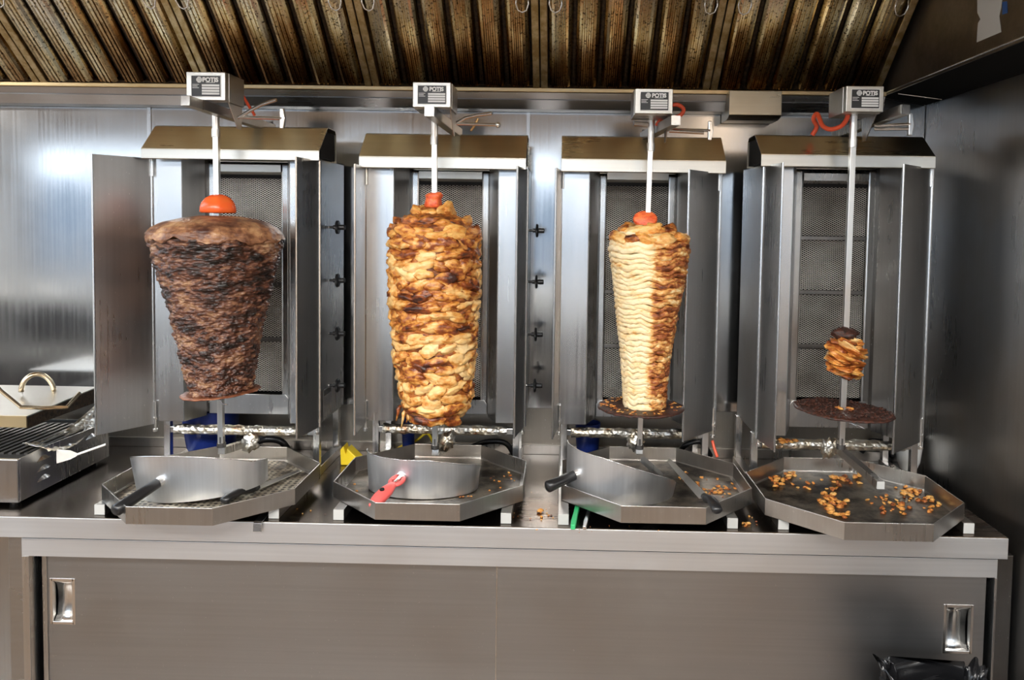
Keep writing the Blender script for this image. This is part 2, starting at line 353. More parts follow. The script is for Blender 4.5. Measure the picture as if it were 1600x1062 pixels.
struct(wf, 'wall_front', 'plaster')
# storefront window
wr = MB()
for x in (-6.28, -4.5, -2.7, -.85, .98): wr.box(x-.03, x+.03, -3.88, -3.83, .95, 2.5)
wr.box(-6.3, 1, -3.88, -3.83, .95, 1.0); wr.box(-6.3, 1, -3.88, -3.83, 2.45, 2.5)
struct(wr, 'window_1', 'dark_steel')
struct(MB().box(-6.3, 1, -3.83, -3.55, .93, .97), 'trim_4', 'white_wall')
o_ = MB().box(-16, 14, -15, -14, 0, 2.7).build('street_building', plain('facade_render', (.20, .23, .27), .8)); tag(o_, 'grey building across the street, seen only as a reflection', 'building')
o_ = MB().box(-16, 14, -14, -4.12, -.2, -.05).build('street', plain('asphalt', (.16, .16, .17), .8)); o_['kind'] = 'structure'; o_.name = 'floor_outside'
# serving counter behind the camera, seen only as a reflection in the steel
sc_ = thing('serving_counter', 'long serving counter facing the grills, seen only reflected in the steel', 'counter', (-1.4, -1.35, 0))
MB(sc_).box(-5.6, .6, -1.6, -1.1, 0, 1.0).build('base', plain('dark_laminate', (.03, .03, .032), .4), sc_)
MB(sc_).box(-5.6, .6, -1.104, -1.095, .52, .58).build('rail', 'white_plastic', sc_)  # white strip added for the bright line it reflects into the steel
MB(sc_).box(-5.65, .65, -1.65, -1.05, 1.0, 1.04).build('worktop', 'white_plastic', sc_, bevel=.004)

# lower wall sheet edge and seams on the steel wall
z_lip = PY(850, 637, WALL_Y).z
struct(MB().box(-2.6, WALL_X-.002, WALL_Y-.006, WALL_Y-.0005, z_lip, 2.10), 'trim_1', 'steel_wall', bevel=.001)
struct(MB().box(-2.6, WALL_X-.002, WALL_Y-.003, WALL_Y-.0005, TOPZ-.04, z_lip), 'trim_5', steel('lower_wall_steel', c=(.30, .275, .24), rough=.42, stain_amt=.4))
for i, (px) in enumerate((235, 826)):
    x = PY(px, 170, WALL_Y).x
    struct(MB().box(x-.006, x+.006, WALL_Y-.010, WALL_Y-.0062, z_lip, 2.10), 'trim_%d' % (i+2), 'steel_bright', bevel=.001)
struct(MB().box(-2.6, WALL_X-.002, WALL_Y-.012, WALL_Y-.0005, TOPZ+.001, TOPZ+.03), 'baseboard_back', 'steel_tray')

# ------------------------------------------------------------------ extractor hood
HY, HZ = 2.44, PY(850, 137, 2.44).z       # bottom edge of the filters
hood = thing('extractor_hood', 'greasy steel extractor canopy with dark side panel above the grills', 'extractor hood', (0, HY, HZ))
XS = PY(1385, 135, HY).x
SX = Vector((1, 0, 0)); TH = R(49); UPS = Vector((0, -math.sin(TH), math.cos(TH))); NIN = Vector((0, math.cos(TH), math.sin(TH)))
mb = MB(hood)
mb.sheet([(WALL_Y-.012, HZ-.064), (HY+.028, HZ-.062), (HY+.012, HZ-.036), (HY+.016, HZ-.033), (HY+.006, HZ-.014)], -2.6, XS, .002)
mb.build('gutter', 'gutter', hood)
mb = MB(hood); mb.box(-2.6, XS, HY-.006, HY+.03, HZ-.014, HZ-.001); mb.build('gutter_lip', 'gold_strip', hood, bevel=.002)
# side panel, sloping black band to the wall
mb = MB(hood); mb.prism([(XS, HY+.06, HZ-.01), (XS, .75, HZ-.01), (XS, .75, HZ+.62), (XS, HY+.06, HZ+.62)], (.004, 0, 0)); mb.build('side_panel', 'hood_side', hood)
zb = PY(1435, 165, WALL_Y).z
mb = MB(hood); mb.prism([(XS, WALL_Y-.013, HZ-.002), (WALL_X-.002, WALL_Y-.013, zb), (WALL_X-.002, WALL_Y-.013, zb+.003), (XS, WALL_Y-.013, HZ+.001)], (0, -1.75, 0)); mb.build('side_band', 'band', hood)
mb = MB(hood); mb.tube([(XS+.001, HY, HZ-.002), (XS+.001, .78, HZ-.002)], .003, 8); mb.build('band_edge', 'steel_bright', hood)
ys = PY(1432, 140, WALL_Y-.1).y
mb = MB(hood); mb.tube([(XS+.02, 2.40, HZ-.012), (WALL_X-.01, 2.40, zb-.0)], .0018, 6); mb.build('seam', 'steel_bright', hood)
mb = MB(hood); mb.box(-2.6, XS, .75, .78, HZ+.27, HZ+.62); mb.build('front_panel', 'plaster', hood)
mb = MB(hood); mb.box(-2.6, WALL_X-.002, .75, WALL_Y-.013, HZ+.62, HZ+.64); mb.build('roof', 'hood_side', hood)
# upper closing plate above filters
top = Vector((0, HY, HZ)) + UPS*.50
mb = MB(hood); mb.prism([(-2.6, top.y, top.z), (XS, top.y, top.z), (XS, top.y, HZ+.62), (-2.6, top.y, HZ+.62)], (0, .004, 0)); mb.build('back_plate', 'filter_dark', hood)
# old torn sticker on side panel
def quad_on_side(pxs, name, mat):
    pts = []
    for px, py in pxs:
        d = ray(px, py); t = (XS-.0012)/d.x; pts.append(Vector((0, 0, CAMZ))+d*t)
    mb = MB(hood); mb.prism(pts, (.001, 0, 0)); return mb.build(name, mat, hood)
s = quad_on_side([(1527, 0), (1566, -3), (1564, 12), (1561, 25), (1564, 50), (1545, 58), (1526, 66), (1528, 36), (1532, 30), (1527, 20)], 'sticker', 'paper'); s['label'] = 'torn whitish sticker remnant'
s = quad_on_side([(1566, 3), (1573, 2), (1574, 20), (1566, 23)], 'sticker', 'blue_paper'); s['label'] = 'blue scrap of a sticker'

# grease filters
FW = .530
def build_filter():
    root = thing('grease_filter', '', 'filter', (0, 0, 0), (TH, 0, 0))
    W, H = FW-.004, .495
    fb = MB(); fb.box(0, .021, -.006, .03, 0, H); fb.build('side_rail', 'filter_frame', root, bevel=.002)
    fb = MB(); fb.box(W-.021, W, -.006, .03, 0, H); fb.build('side_rail', 'filter_frame', root, bevel=.002)
    fb = MB(); fb.box(.021, W-.021, -.002, .03, 0, .010); fb.build('end_rail', 'filter_dark', root); fb = MB(); fb.box(.021, W-.021, -.002, .03, H-.02, H); fb.build('end_rail', 'filter_dark', root)
    fb = MB(); fb.box(.021, W-.021, .028, .03, .0, H); fb.build('back_channel', 'filter_dark', root)
    n = 6; p = (W-.042)/n
    pr = [(-.0245, .014), (-.0265, .004), (-.021, -.006), (-.0155, -.0085), (-.0135, -.0055), (-.0105, -.0055), (-.0085, -.0095), (-.0055, -.0095), (-.0035, -.0060), (-.001, -.0060), (.001, -.0095), (.004, -.0095), (.006, -.0055), (.009, -.0055), (.011, -.0090), (.0165, -.0075), (.022, -.002), (.0255, .008), (.0245, .014)]
    me = None
    for i in range(n):
        if me is None:
            b_ = MB(); vs = []
            for z in (.009, H-.018):
                vs += [Vector((x*1.3, y, z)) for x, y in pr]
            k = len(pr); b_.add(vs, [(j, j+1, k+j+1, k+j) for j in range(k-1)] + [tuple(range(k))])
            o = b_.build('baffle', 'filter', root); me = o.data
        else:
            o = bpy.data.objects.new('baffle', me); col.objects.link(o); o.parent = root
        o.location = (.021+p*(i+.5), 0, 0)
    me = None
    for i in range(n-1):                     # ridged strips between the front baffles
        if me is None:
            b_ = MB(); b_.prism([(-.010, .016, .009), (-.004, .011, .009), (.004, .011, .009), (.010, .016, .009), (.010, .020, .009), (-.010, .020, .009)], (0, 0, H-.03)); o = b_.build('rear_baffle', 'filter_dark', root); me = o.data
        else: o = bpy.data.objects.new('rear_baffle', me); col.objects.link(o); o.parent = root
        o.location = (.021+p*(i+1), 0, 0)
    for x in (.045, W-.045):
        hb = MB(); c = .298
        hb.tube([(x-.016, -.008, c+.03), (x-.018, -.018, c+.012), (x-.012, -.024, c-.004), (x, -.026, c-.010), (x+.012, -.024, c-.004), (x+.018, -.018, c+.012), (x+.016, -.008, c+.03)], .0022, 8)
        hb.build('handle', 'chrome', root, smooth=True)
    return root
def copy_tree(o, parent=None):
    c = o.copy(); col.objects.link(c)
    if parent is not None: c.parent = parent
    for ch in [x for x in bpy.data.objects if x.parent == o]: copy_tree(ch, c)
    return c
x_end = PY(1376, 136, HY).x
flab = ['grease filter at right end above the grill with the nearly empty spit', 'brown grease filter between the motors of the third and fourth grill', 'ridged grease filter with gold-tinted rail above the pale chicken stack',
        'dark ridged grease filter above the round chicken kebab', 'tan grease filter above the dark meat cone', 'light gold grease filter at upper left corner of the photo']
f0 = build_filter()
for i in range(6):
    o = f0 if i == 0 else copy_tree(f0)
    o.location = (x_end-FW*(i+1), HY, HZ); o['label'] = flab[i]; o['group'] = 'grease filters in the hood'

# steel box hanging at the gutter
a = PY(1140, 141, 2.40); b = PY(1221, 184, 2.40)
mb = MB(); x0, x1 = a.x, b.x; zt, z0 = a.z, b.z
mb.prism([(x0, 2.40, zt), (x0, 2.40, z0+.008), (x0, 2.412, z0), (x0, 2.44, z0-.004), (x0, 2.515, z0-.004), (x0, 2.515, zt)], (x1-x0, 0, 0))
bx = mb.build('light_box', 'steel_hood', bevel=.0012); tag(bx, 'plain grey metal box fixed below the hood between the two right grills', 'box')

# ------------------------------------------------------------------ base cabinet
xl = PY(13, 830, TOP_Y).x; xr = PZ(1592, 852, TOPZ).x
wtl = -2.2
z1 = PY(800, 856, TOP_Y).z
wt = thing('worktop', 'long stainless steel worktop carrying the four grills', 'worktop', (0, 2.2, TOPZ))
mb = MB(wt); mb.box(wtl, xr, TOP_Y, WALL_Y-.013, z1, TOPZ); mb.build('top', 'steel_top', wt, bevel=.0015)
mb = MB(wt); mb.box(wtl, xr+.001, TOP_Y-.002, TOP_Y-.0003, z1, TOPZ-.0015); mb.build('front_edge', 'steel_rail', wt, bevel=.0008)
cb = thing('base_cabinet', 'stainless steel base cabinet with two sliding doors under the grills', 'cabinet', (0, 2.2, 0))
ycf = TOP_Y+.022
xcl, xcr = PY(14, 900, ycf).x, PY(1582, 900, ycf).x
x2, x3 = PY(37, 900, ycf).x, PY(1556, 900, ycf).x
z2 = PY(800, 884, ycf).z
mb = MB(cb); mb.box(xcl, x2, ycf, 2.50, .06, z1-.0005); mb.build('side_panel', 'steel_front', cb, bevel=.001)
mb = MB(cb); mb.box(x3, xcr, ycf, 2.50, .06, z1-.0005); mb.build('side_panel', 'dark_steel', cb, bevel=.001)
mb = MB(cb); mb.box(x2, x3, ycf-.006, 2.0, z2, z1-.009); mb.build('top_rail', 'steel_rail', cb, bevel=.001)
mb = MB(cb); mb.box(x2, x2+.018, ycf-.006, ycf+.05, .06, z2); mb.build('frame_post', 'steel_bright', cb, bevel=.001)
mb = MB(cb); mb.box(x3-.005, x3+.001, ycf-.006, ycf+.05, .06, z2); mb.build('frame_post', 'steel_bright', cb, bevel=.001)
mb = MB(cb); mb.box(x2, x3, 2.45, 2.47, .06, z2); mb.build('back_panel', 'dark_steel', cb)
mb = MB(cb); mb.box(x2, x3, ycf, 2.45, .04, .07); mb.build('bottom_rail', 'steel_front', cb)
ydl = ycf+.030; ydr = ycf+.010
xm = PY(775, 960, ydr).x
def door(x0, x1, y, hx0, hx1, hz0, hz1, name='door'):
    d = MB(cb)          # front skin with a rectangular opening for the recessed pull
    zt, zb_ = z2+.004, .075
    d.box(x0, hx0, y, y+.018, zb_, zt); d.box(hx1, x1, y, y+.018, zb_, zt); d.box(hx0, hx1, y, y+.018, hz1, zt); d.box(hx0, hx1, y, y+.018, zb_, hz0)
    do = d.build(name, 'steel_door', cb)
    h = MB(cb)
    h.box(hx0-.004, hx0+.004, y-.0015, y+.012, hz0-.004, hz1+.004); h.box(hx1-.004, hx1+.004, y-.0015, y+.012, hz0-.004, hz1+.004)
    h.box(hx0, hx1, y-.0015, y+.012, hz1-.004, hz1+.004); h.box(hx0, hx1, y-.0015, y+.012, hz0-.004, hz0+.004)
    h.build('handle_frame', 'chrome', do, bevel=.001)
    c = MB(cb); n = 10; pts = []
    for i in range(n+1):
        t = i/n; z = hz0+.004+(hz1-hz0-.008)*t; pts.append((y+.003+.017*math.sin(math.pi*t)**.5, z))
    c.sheet(pts, hx0+.006, hx1-.006, .001); c.build('handle_cup', 'chrome', do, smooth=True)
    return do
p0 = PY(80, 905, ydl); p1 = PY(116, 973, ydl)
door(x2+.034, xm+.02, ydl, p0.x, p1.x, p1.z, p0.z)
mb = MB(cb); mb.box(x2+.03, x2+.042, ydl-.004, ydl-.0005, .075, z2); mb.build('door_edge', 'steel', cb, bevel=.001)
p0 = PY(1477, 946, ydr); p1 = PY(1516, 1019, ydr)
door(xm, x3-.018, ydr, p0.x, p1.x, p1.z, p0.z)
mb = MB(cb); mb.box(xm-.0005, xm+.0025, ydr-.001, ydr+.018, .075, z2); mb.build('door_edge', 'steel_bright', cb)

# ------------------------------------------------------------------ the four grills
def text_mesh(body, size, name, mat, loc, parent, ext=.0004, rot=(R(90), 0, 0)):
    cu = bpy.data.curves.new(name, 'FONT'); cu.body = body; cu.size = size; cu.align_x = 'CENTER'; cu.align_y = 'CENTER'; cu.extrude = ext
    cu.offset = size*.045
    tmp = bpy.data.objects.new('tmp', cu); col.objects.link(tmp)
    dg = bpy.context.evaluated_depsgraph_get(); me = bpy.data.meshes.new_from_object(tmp.evaluated_get(dg))
    bpy.data.objects.remove(tmp); me.materials.clear(); me.materials.append(M[mat])
    o = bpy.data.objects.new(name, me); col.objects.link(o); o.parent = parent; o.location = loc; o.rotation_euler = rot; return o

ZB0, ZB1 = 1.065, 1.822
def grill(i, xc, yb, W, doors, label, knobs, spec):
    g = thing('kebab_grill', label, 'grill', (xc, yb, TOPZ), group='upright kebab grills')
    hw = W/2; xl, xr = xc-hw, xc+hw; yk = min(yb+.245, 2.505)
    zt = spec['zt']; zl0, zl1, zh = spec['hood']
    # base frame
    for sx in (-1, 1):
        x = xc+sx*spec['foot']
        t = MB(g); t.box(x-.0135, x+.0135, 1.925+spec.get('fy', 0), yk, TOPZ+.0005, TOPZ+.0275); o = t.build('base_tube', 'steel_tray', g, bevel=.001)
        e = MB(g); e.box(x-.0132, x+.0132, 1.9235+spec.get('fy', 0), 1.925+spec.get('fy', 0), TOPZ+.001, TOPZ+.027); e.build('end_cap', 'cap_plastic', o)
        t = MB(g); t.box(x-.0095, x+.0095, yb+.028, yb+.047, TOPZ+.0275, ZB0-.001); t.build('post', 'steel_bright', g, bevel=.001)
        t = MB(g); t.box(x-.0095, x+.0095, yk-.02, yk, TOPZ+.0275, ZB0-.001); t.build('post', 'steel_bright', g, bevel=.001)
        # hinge pin with screw below the shield door
        t = MB(g); hx = xl+.006 if sx < 0 else xr-.006
        t.tube([(hx, yb-.01, ZB0-.03), (hx, yb-.01, ZB0+.06)], .0035, 10); t.lathe([(.007, -.004), (.007, .004)], (hx, yb-.01, ZB0-.025), 12); t.lathe([(.006, -.003), (.006, .003)], (hx, yb-.01, ZB0+.01), 6)
        t.build('hinge_pin', 'chrome', g)
        t = MB(g); t.tube([(hx, yb-.01, zt-.06), (hx, yb-.01, zt-.005)], .0035, 8); t.build('hinge_pin', 'chrome', g)
    xa, xb = xc-spec['foot']+.0095, xc+spec['foot']-.0095
    t = MB(g); t.box(xa, xb, yb+.029, yb+.046, 1.022, 1.040); t.build('cross_bar', 'steel_bright', g, bevel=.001)
    # foil wrapped round the cross bar
    t = MB(g); n = 46; rings = []
    for k in range(n+1):
        x = xa+.012+(xb-xa-.03)*k/n
        for j in range(10):
            a = 2*math.pi*j/10; q = noise.noise(Vector((x*60, j*1.7, i*3.3)))*.0042+.0155
            t.v.append(Vector((x, yb+.0375+math.cos(a)*q, 1.031+math.sin(a)*q*.95)))
    t.f = [(k*10+j, k*10+(j+1) % 10, (k+1)*10+(j+1) % 10, (k+1)*10+j) for k in range(n) for j in range(10)]
    t.build('foil_wrap', 'foil', g)
    # outer body
    b = MB(g); b.panel((xl, yb), (xl, yk), ZB0, zt, -.002); b.build('side_wall', 'steel_body', g); b = MB(g); b.panel((xr, yb), (xr, yk), ZB0, zt, .002); b.build('side_wall', 'steel_body', g)
    b = MB(g); b.box(xl, xr, yk-.002, yk, ZB0, zt); b.build('back_wall', 'dark_steel', g)
    b = MB(g); b.box(xl, xr, yb+.02, yk, zt-.004, zt); b.build('top_plate', 'dark_steel', g)
    fi, ai = .152*W/.47, .122*W/.47
    for sx in (-1, 1):
        b = MB(g); b.panel((xc+sx*hw, yb), (xc+sx*fi, yb), ZB0, zt, .002*sx); b.build('front_flange', 'steel_bright', g, bevel=.0008)
        b = MB(g); b.panel((xc+sx*fi, yb), (xc+sx*ai, yb+.075), ZB0, zt, .002*sx); b.build('reflector', 'steel_body', g)
        b = MB(g); b.panel((xc+sx*ai, yb+.075), (xc+sx*(ai-.004), yb+.09), ZB0+.01, zt, .002*sx); b.build('reflector_return', 'dark_steel', g)
        b = MB(g); x0 = xc+sx*(ai-.004); x1 = xc+sx*(ai-.028)
        b.box(min(x0, x1), max(x0, x1), yb+.088, yb+.1, ZB0+.005, zt-.012); b.build('burner_frame', 'steel' if i != 3 else 'steel_tray', g, bevel=.005)
    bw = ai-.028
    b = MB(g); b.box(xc-ai, xc+ai, yb+.16, yb+.165, ZB0, zt); b.build('burner_housing', 'black', g)
    # bezels above and below
    zm1, zm0 = spec['mesh']
    b = MB(g); b.sheet([(yb+.098, zm1), (yb+.088, zm1+.008), (yb+.086, zm1+.028), (yb+.10, zt-.012)], xc-bw, xc+bw, .0015); b.build('upper_bezel', 'steel_lip' if i != 3 else 'steel_tray', g)
    b = MB(g); b.prism([(xc-ai+.006, yb+.084, ZB0+.004), (xc+ai-.006, yb+.084, ZB0+.004), (xc+ai-.006, yb+.084, zm0-.012), (xc+ai-.016, yb+.084, zm0), (xc-ai+.016, yb+.084, zm0), (xc-ai+.006, yb+.084, zm0-.012)], (0, .003, 0)); b.build('lower_bezel', 'steel_body', g, bevel=.001)
    # four burners behind expanded metal
    h = (zm1-zm0)/4
    for k in range(4):
        za = zm0+h*k+.007; zb_ = zm0+h*(k+1)-.007
        b = MB(g); b.box(xc-bw, xc+bw, yb+.100, yb+.103, za, zb_); bo = b.build('burner', 'mesh', g)
        if k:
            b = MB(g); b.box(xc-bw, xc+bw, yb+.094, yb+.104, zm0+h*k-.007, zm0+h*k+.006); b.build('divider', 'dark_steel', g, bevel=.002)
    b = MB(g); b.box(xc-bw, xc+bw, yb+.097, yb+.104, zm1-.012, zm1); b.build('divider', 'black', g)
    # folding shield doors
    for side, (nx, ny) in enumerate(doors):
        hx = xl if side == 0 else xr
        hp = Vector((hx, yb-.004, 0)); npnt = Vector((nx, ny, 0)); d = (npnt-hp).normalized(); nn = Vector((-d.y, d.x, 0))*(.0025 if side == 0 else -.0025)
        zlo, zhi = ZB0-.008, zt-.008
        b = MB(g); e = npnt-d*.0
        b.prism([hp+Vector((0, 0, zlo+.0)), e+Vector((0, 0, zlo)), e+Vector((0, 0, zhi)), hp+Vector((0, 0, zhi))], nn)
        dd = b.build('shield_door', 'steel_body', g)
        b = MB(g); b.tube([e+Vector((0, 0, zlo)), e+Vector((0, 0, zhi))], .0032, 8); b.build('door_edge', 'steel_bright', dd)
        b = MB(g); b.tube([hp+Vector((0, 0, zlo)), hp+Vector((0, 0, zhi))], .0045, 8); b.build('hinge_tube', 'steel_bright', dd)
    # canopy hood
    hl, hr = spec['hx']; yf = yb-.055
    b = MB(g); b.sheet([(yf+.004, zl0), (yf, zl0+.001), (yf, zl1), (yf+.075, zh-.004), (yf+.085, zh), (yf+.15, zh-.002), (yf+.16, zh-.012), (yf+.165, zl0+.005)], hl, hr, .0015)
    b.build('hood', 'steel_hood', g)
    b = MB(g); b.box(hl, hr, yf-.0025, yf-.0002, zl0, zl1-.001); b.build('hood_lip', 'steel_lip', g, bevel=.0008)
    b = MB(g); b.prism([(hl+.004, yf+.012, zl0+.01), (hl+.004, yf+.008, zl1-.008), (hl+.004, yf+.08, zh-.012), (hl+.004, yf+.155, zh-.012), (hl+.004, yf+.160, zl0+.01)], (hr-hl-.008, 0, 0)); b.build('hood_fill', 'black', g)  # solid black block filling the hollow of the open hood
    # knobs on the right flank
    if knobs:
        for py in knobs:
            kp = None
            yk_ = yb+.085
            z = PY(530 if i == 0 else 830, py, yk_).z
            k = MB(g); Mx = Matrix.Translation((xr+.002, yk_, z)) @ Matrix.Rotation(R(90), 4, 'Y')
            prof = [(.004, 0), (.004, .012), (.0065, .012), (.0065, .020), (.021, .022), (.022, .026), (.019, .029), (.008, .030), (.008, .046), (.006, .048)]
            vs = []; n = 20
            for r_, zz in prof:
                for j in range(n):
                    a = 2*math.pi*j/n; rr = r_*(1-.12*(r_ > .015)*(j % 5 == 0)); vs.append(Mx @ Vector((rr*math.cos(a), rr*math.sin(a), zz)))
            k.add(vs, [(q*n+j, q*n+(j+1) % n, (q+1)*n+(j+1) % n, (q+1)*n+j) for q in range(len(prof)-1) for j in range(n)] + [tuple(range((len(prof)-1)*n, len(prof)*n))])
            ko = k.build('knob', 'black_plastic', g)
            k = MB(g); k.tube([(xr+.0, yk_, z), (xr+.014, yk_, z)], .003, 8); k.build('spindle', 'chrome', ko)
    return g

def octo(W, cx, cy, z):
    Rr = W/2/math.cos(R(22.5)); return [Vector((cx+Rr*math.cos(R(22.5+45*k)), cy+Rr*math.sin(R(22.5+45*k)), z)) for k in range(8)]
TRZ = TOPZ+.0285; TRH = .043
def tray(cx, fy, W, label, perf=False):
    cy = fy+W/2
    t = thing('drip_tray', label, 'tray', (cx, cy, TRZ), group='octagonal drip trays')
    m = MB(t); a = octo(W, cx, cy, TRZ); b = octo(W, cx, cy, TRZ+TRH); c = octo(W-.006, cx, cy, TRZ+TRH); d = octo(W-.006, cx, cy, TRZ+.002)
    m.v = a+b+c+d
    for k in range(8):
        q = (k+1) % 8
        m.f += [(k, q, 8+q, 8+k), (8+k, 8+q, 16+q, 16+k), (16+k, 16+q, 24+q, 24+k)]
    m.f += [tuple(range(8))[::-1], tuple(range(24, 32))]
    m.build('pan', 'steel_tray', t, bevel=.0008)
    f = MB(t); f.prism(octo(W-.03, cx, cy, TRZ+.0022), (0, 0, .0015)); f.build('grease_film' if not perf else 'perforated_insert', 'perf' if perf else 'tray_floor', t)
    return t

DEF = dict(foot=.22)
G = []
def spec(px, yb, **k):
    d = dict(DEF)
    # k: hood pixel edges (left, right, y_lip_bottom, y_lip_top, y_top), mesh rows
    l, r_, y0, y1, y2 = k['hood']; yf = yb-.055
    mid = (l+r_)/2
    d['hx'] = (PY(l, y0, yf).x, PY(r_, y0, yf).x)
    d['hood'] = (PY(mid, y0, yf).z, PY(mid, y1, yf).z, PY(mid, y2, yf+.08).z)
    d['mesh'] = (PY(mid, k['mesh'][0], yb+.10).z, PY(mid, k['mesh'][1], yb+.10).z)
    d['zt'] = d['hood'][0]+.012
    d['fy'] = k.get('fy', 0); d['foot'] = k.get('foot', .22)
    return d
YB = [2.235, 2.285, 2.285, 2.205]
# 1
yb = YB[0]; xl_, xr_ = PY(240, 470, yb).x, PY(500, 470, yb).x; W1 = xr_-xl_
g1 = grill(0, (xl_+xr_)/2, yb, W1, [(PY(147, 470, 2.10).x, 2.10), (PY(463, 470, 2.10).x, 2.10)],
     'steel kebab grill with its left shield door swung wide open, roasting the dark meat cone', (355, 438, 521, 602),
     spec(360, yb, hood=(221, 499, 249, 234, 198), mesh=(272, 613), foot=.226))
yb = YB[1]; xl_, xr_ = PY(570, 470, yb).x, PY(822, 470, yb).x
g2 = grill(1, (xl_+xr_)/2, yb, xr_-xl_, [(PY(554, 470, 2.15).x, 2.15), (PY(806, 470, 2.15).x, 2.15)],
     'steel kebab grill with black side knobs, roasting the widest golden chicken stack', (360, 440, 522, 602),
     spec(692, yb, hood=(561, 822, 263, 246, 210), mesh=(283, 622), foot=.215))
yb = YB[2]; xl_, xr_ = PY(874, 470, yb).x, PY(1121, 470, yb).x
g3 = grill(2, (xl_+xr_)/2, yb, xr_-xl_, [(PY(866, 470, 2.15).x, 2.15), (PY(1072, 470, 2.15).x, 2.15)],
     'steel kebab grill behind the half-carved pale chicken cone', None,
     spec(1005, yb, hood=(877, 1134, 269, 250, 214), mesh=(285, 625), foot=.215))
yb = YB[3]; xl_, xr_ = PY(1187, 470, yb).x, PY(1448, 470, yb).x
g4 = grill(3, (xl_+xr_)/2, yb, xr_-xl_, [(PY(1217, 470, 2.07).x, 2.07), (PY(1404, 470, 2.07).x, 2.07)],
     'steel kebab grill beside the right wall, burner mesh fully visible behind an almost empty spit', None,
     spec(1320, yb, hood=(1189, 1461, 261, 243, 213), mesh=(287, 625), foot=.233))

trays = []
for (pa, pb, py, fy, lab) in ((193, 335, 820, 1.865, 'octagonal steel drip tray with pale perforated insert under the dark meat cone'),
                         (585, 719, 813, 1.915, 'octagonal steel drip tray holding the scoop with red handle'),
                         (971, 1102, 818, 1.915, 'octagonal steel drip tray holding a knife and black-handled scoop with chicken crumbs'),
                         (1320, 1457, 845, 1.835, 'octagonal steel drip tray littered with chicken scraps, without any scoop')):
    c = PZ((pa+pb)/2, py, TRZ)
    trays.append((c.x, c.y+.254, tray(c.x, c.y, .508, lab, perf=len(trays) == 0)))
print('TRAY', [(round(a, 3), round(b, 3)) for a, b, _ in trays])

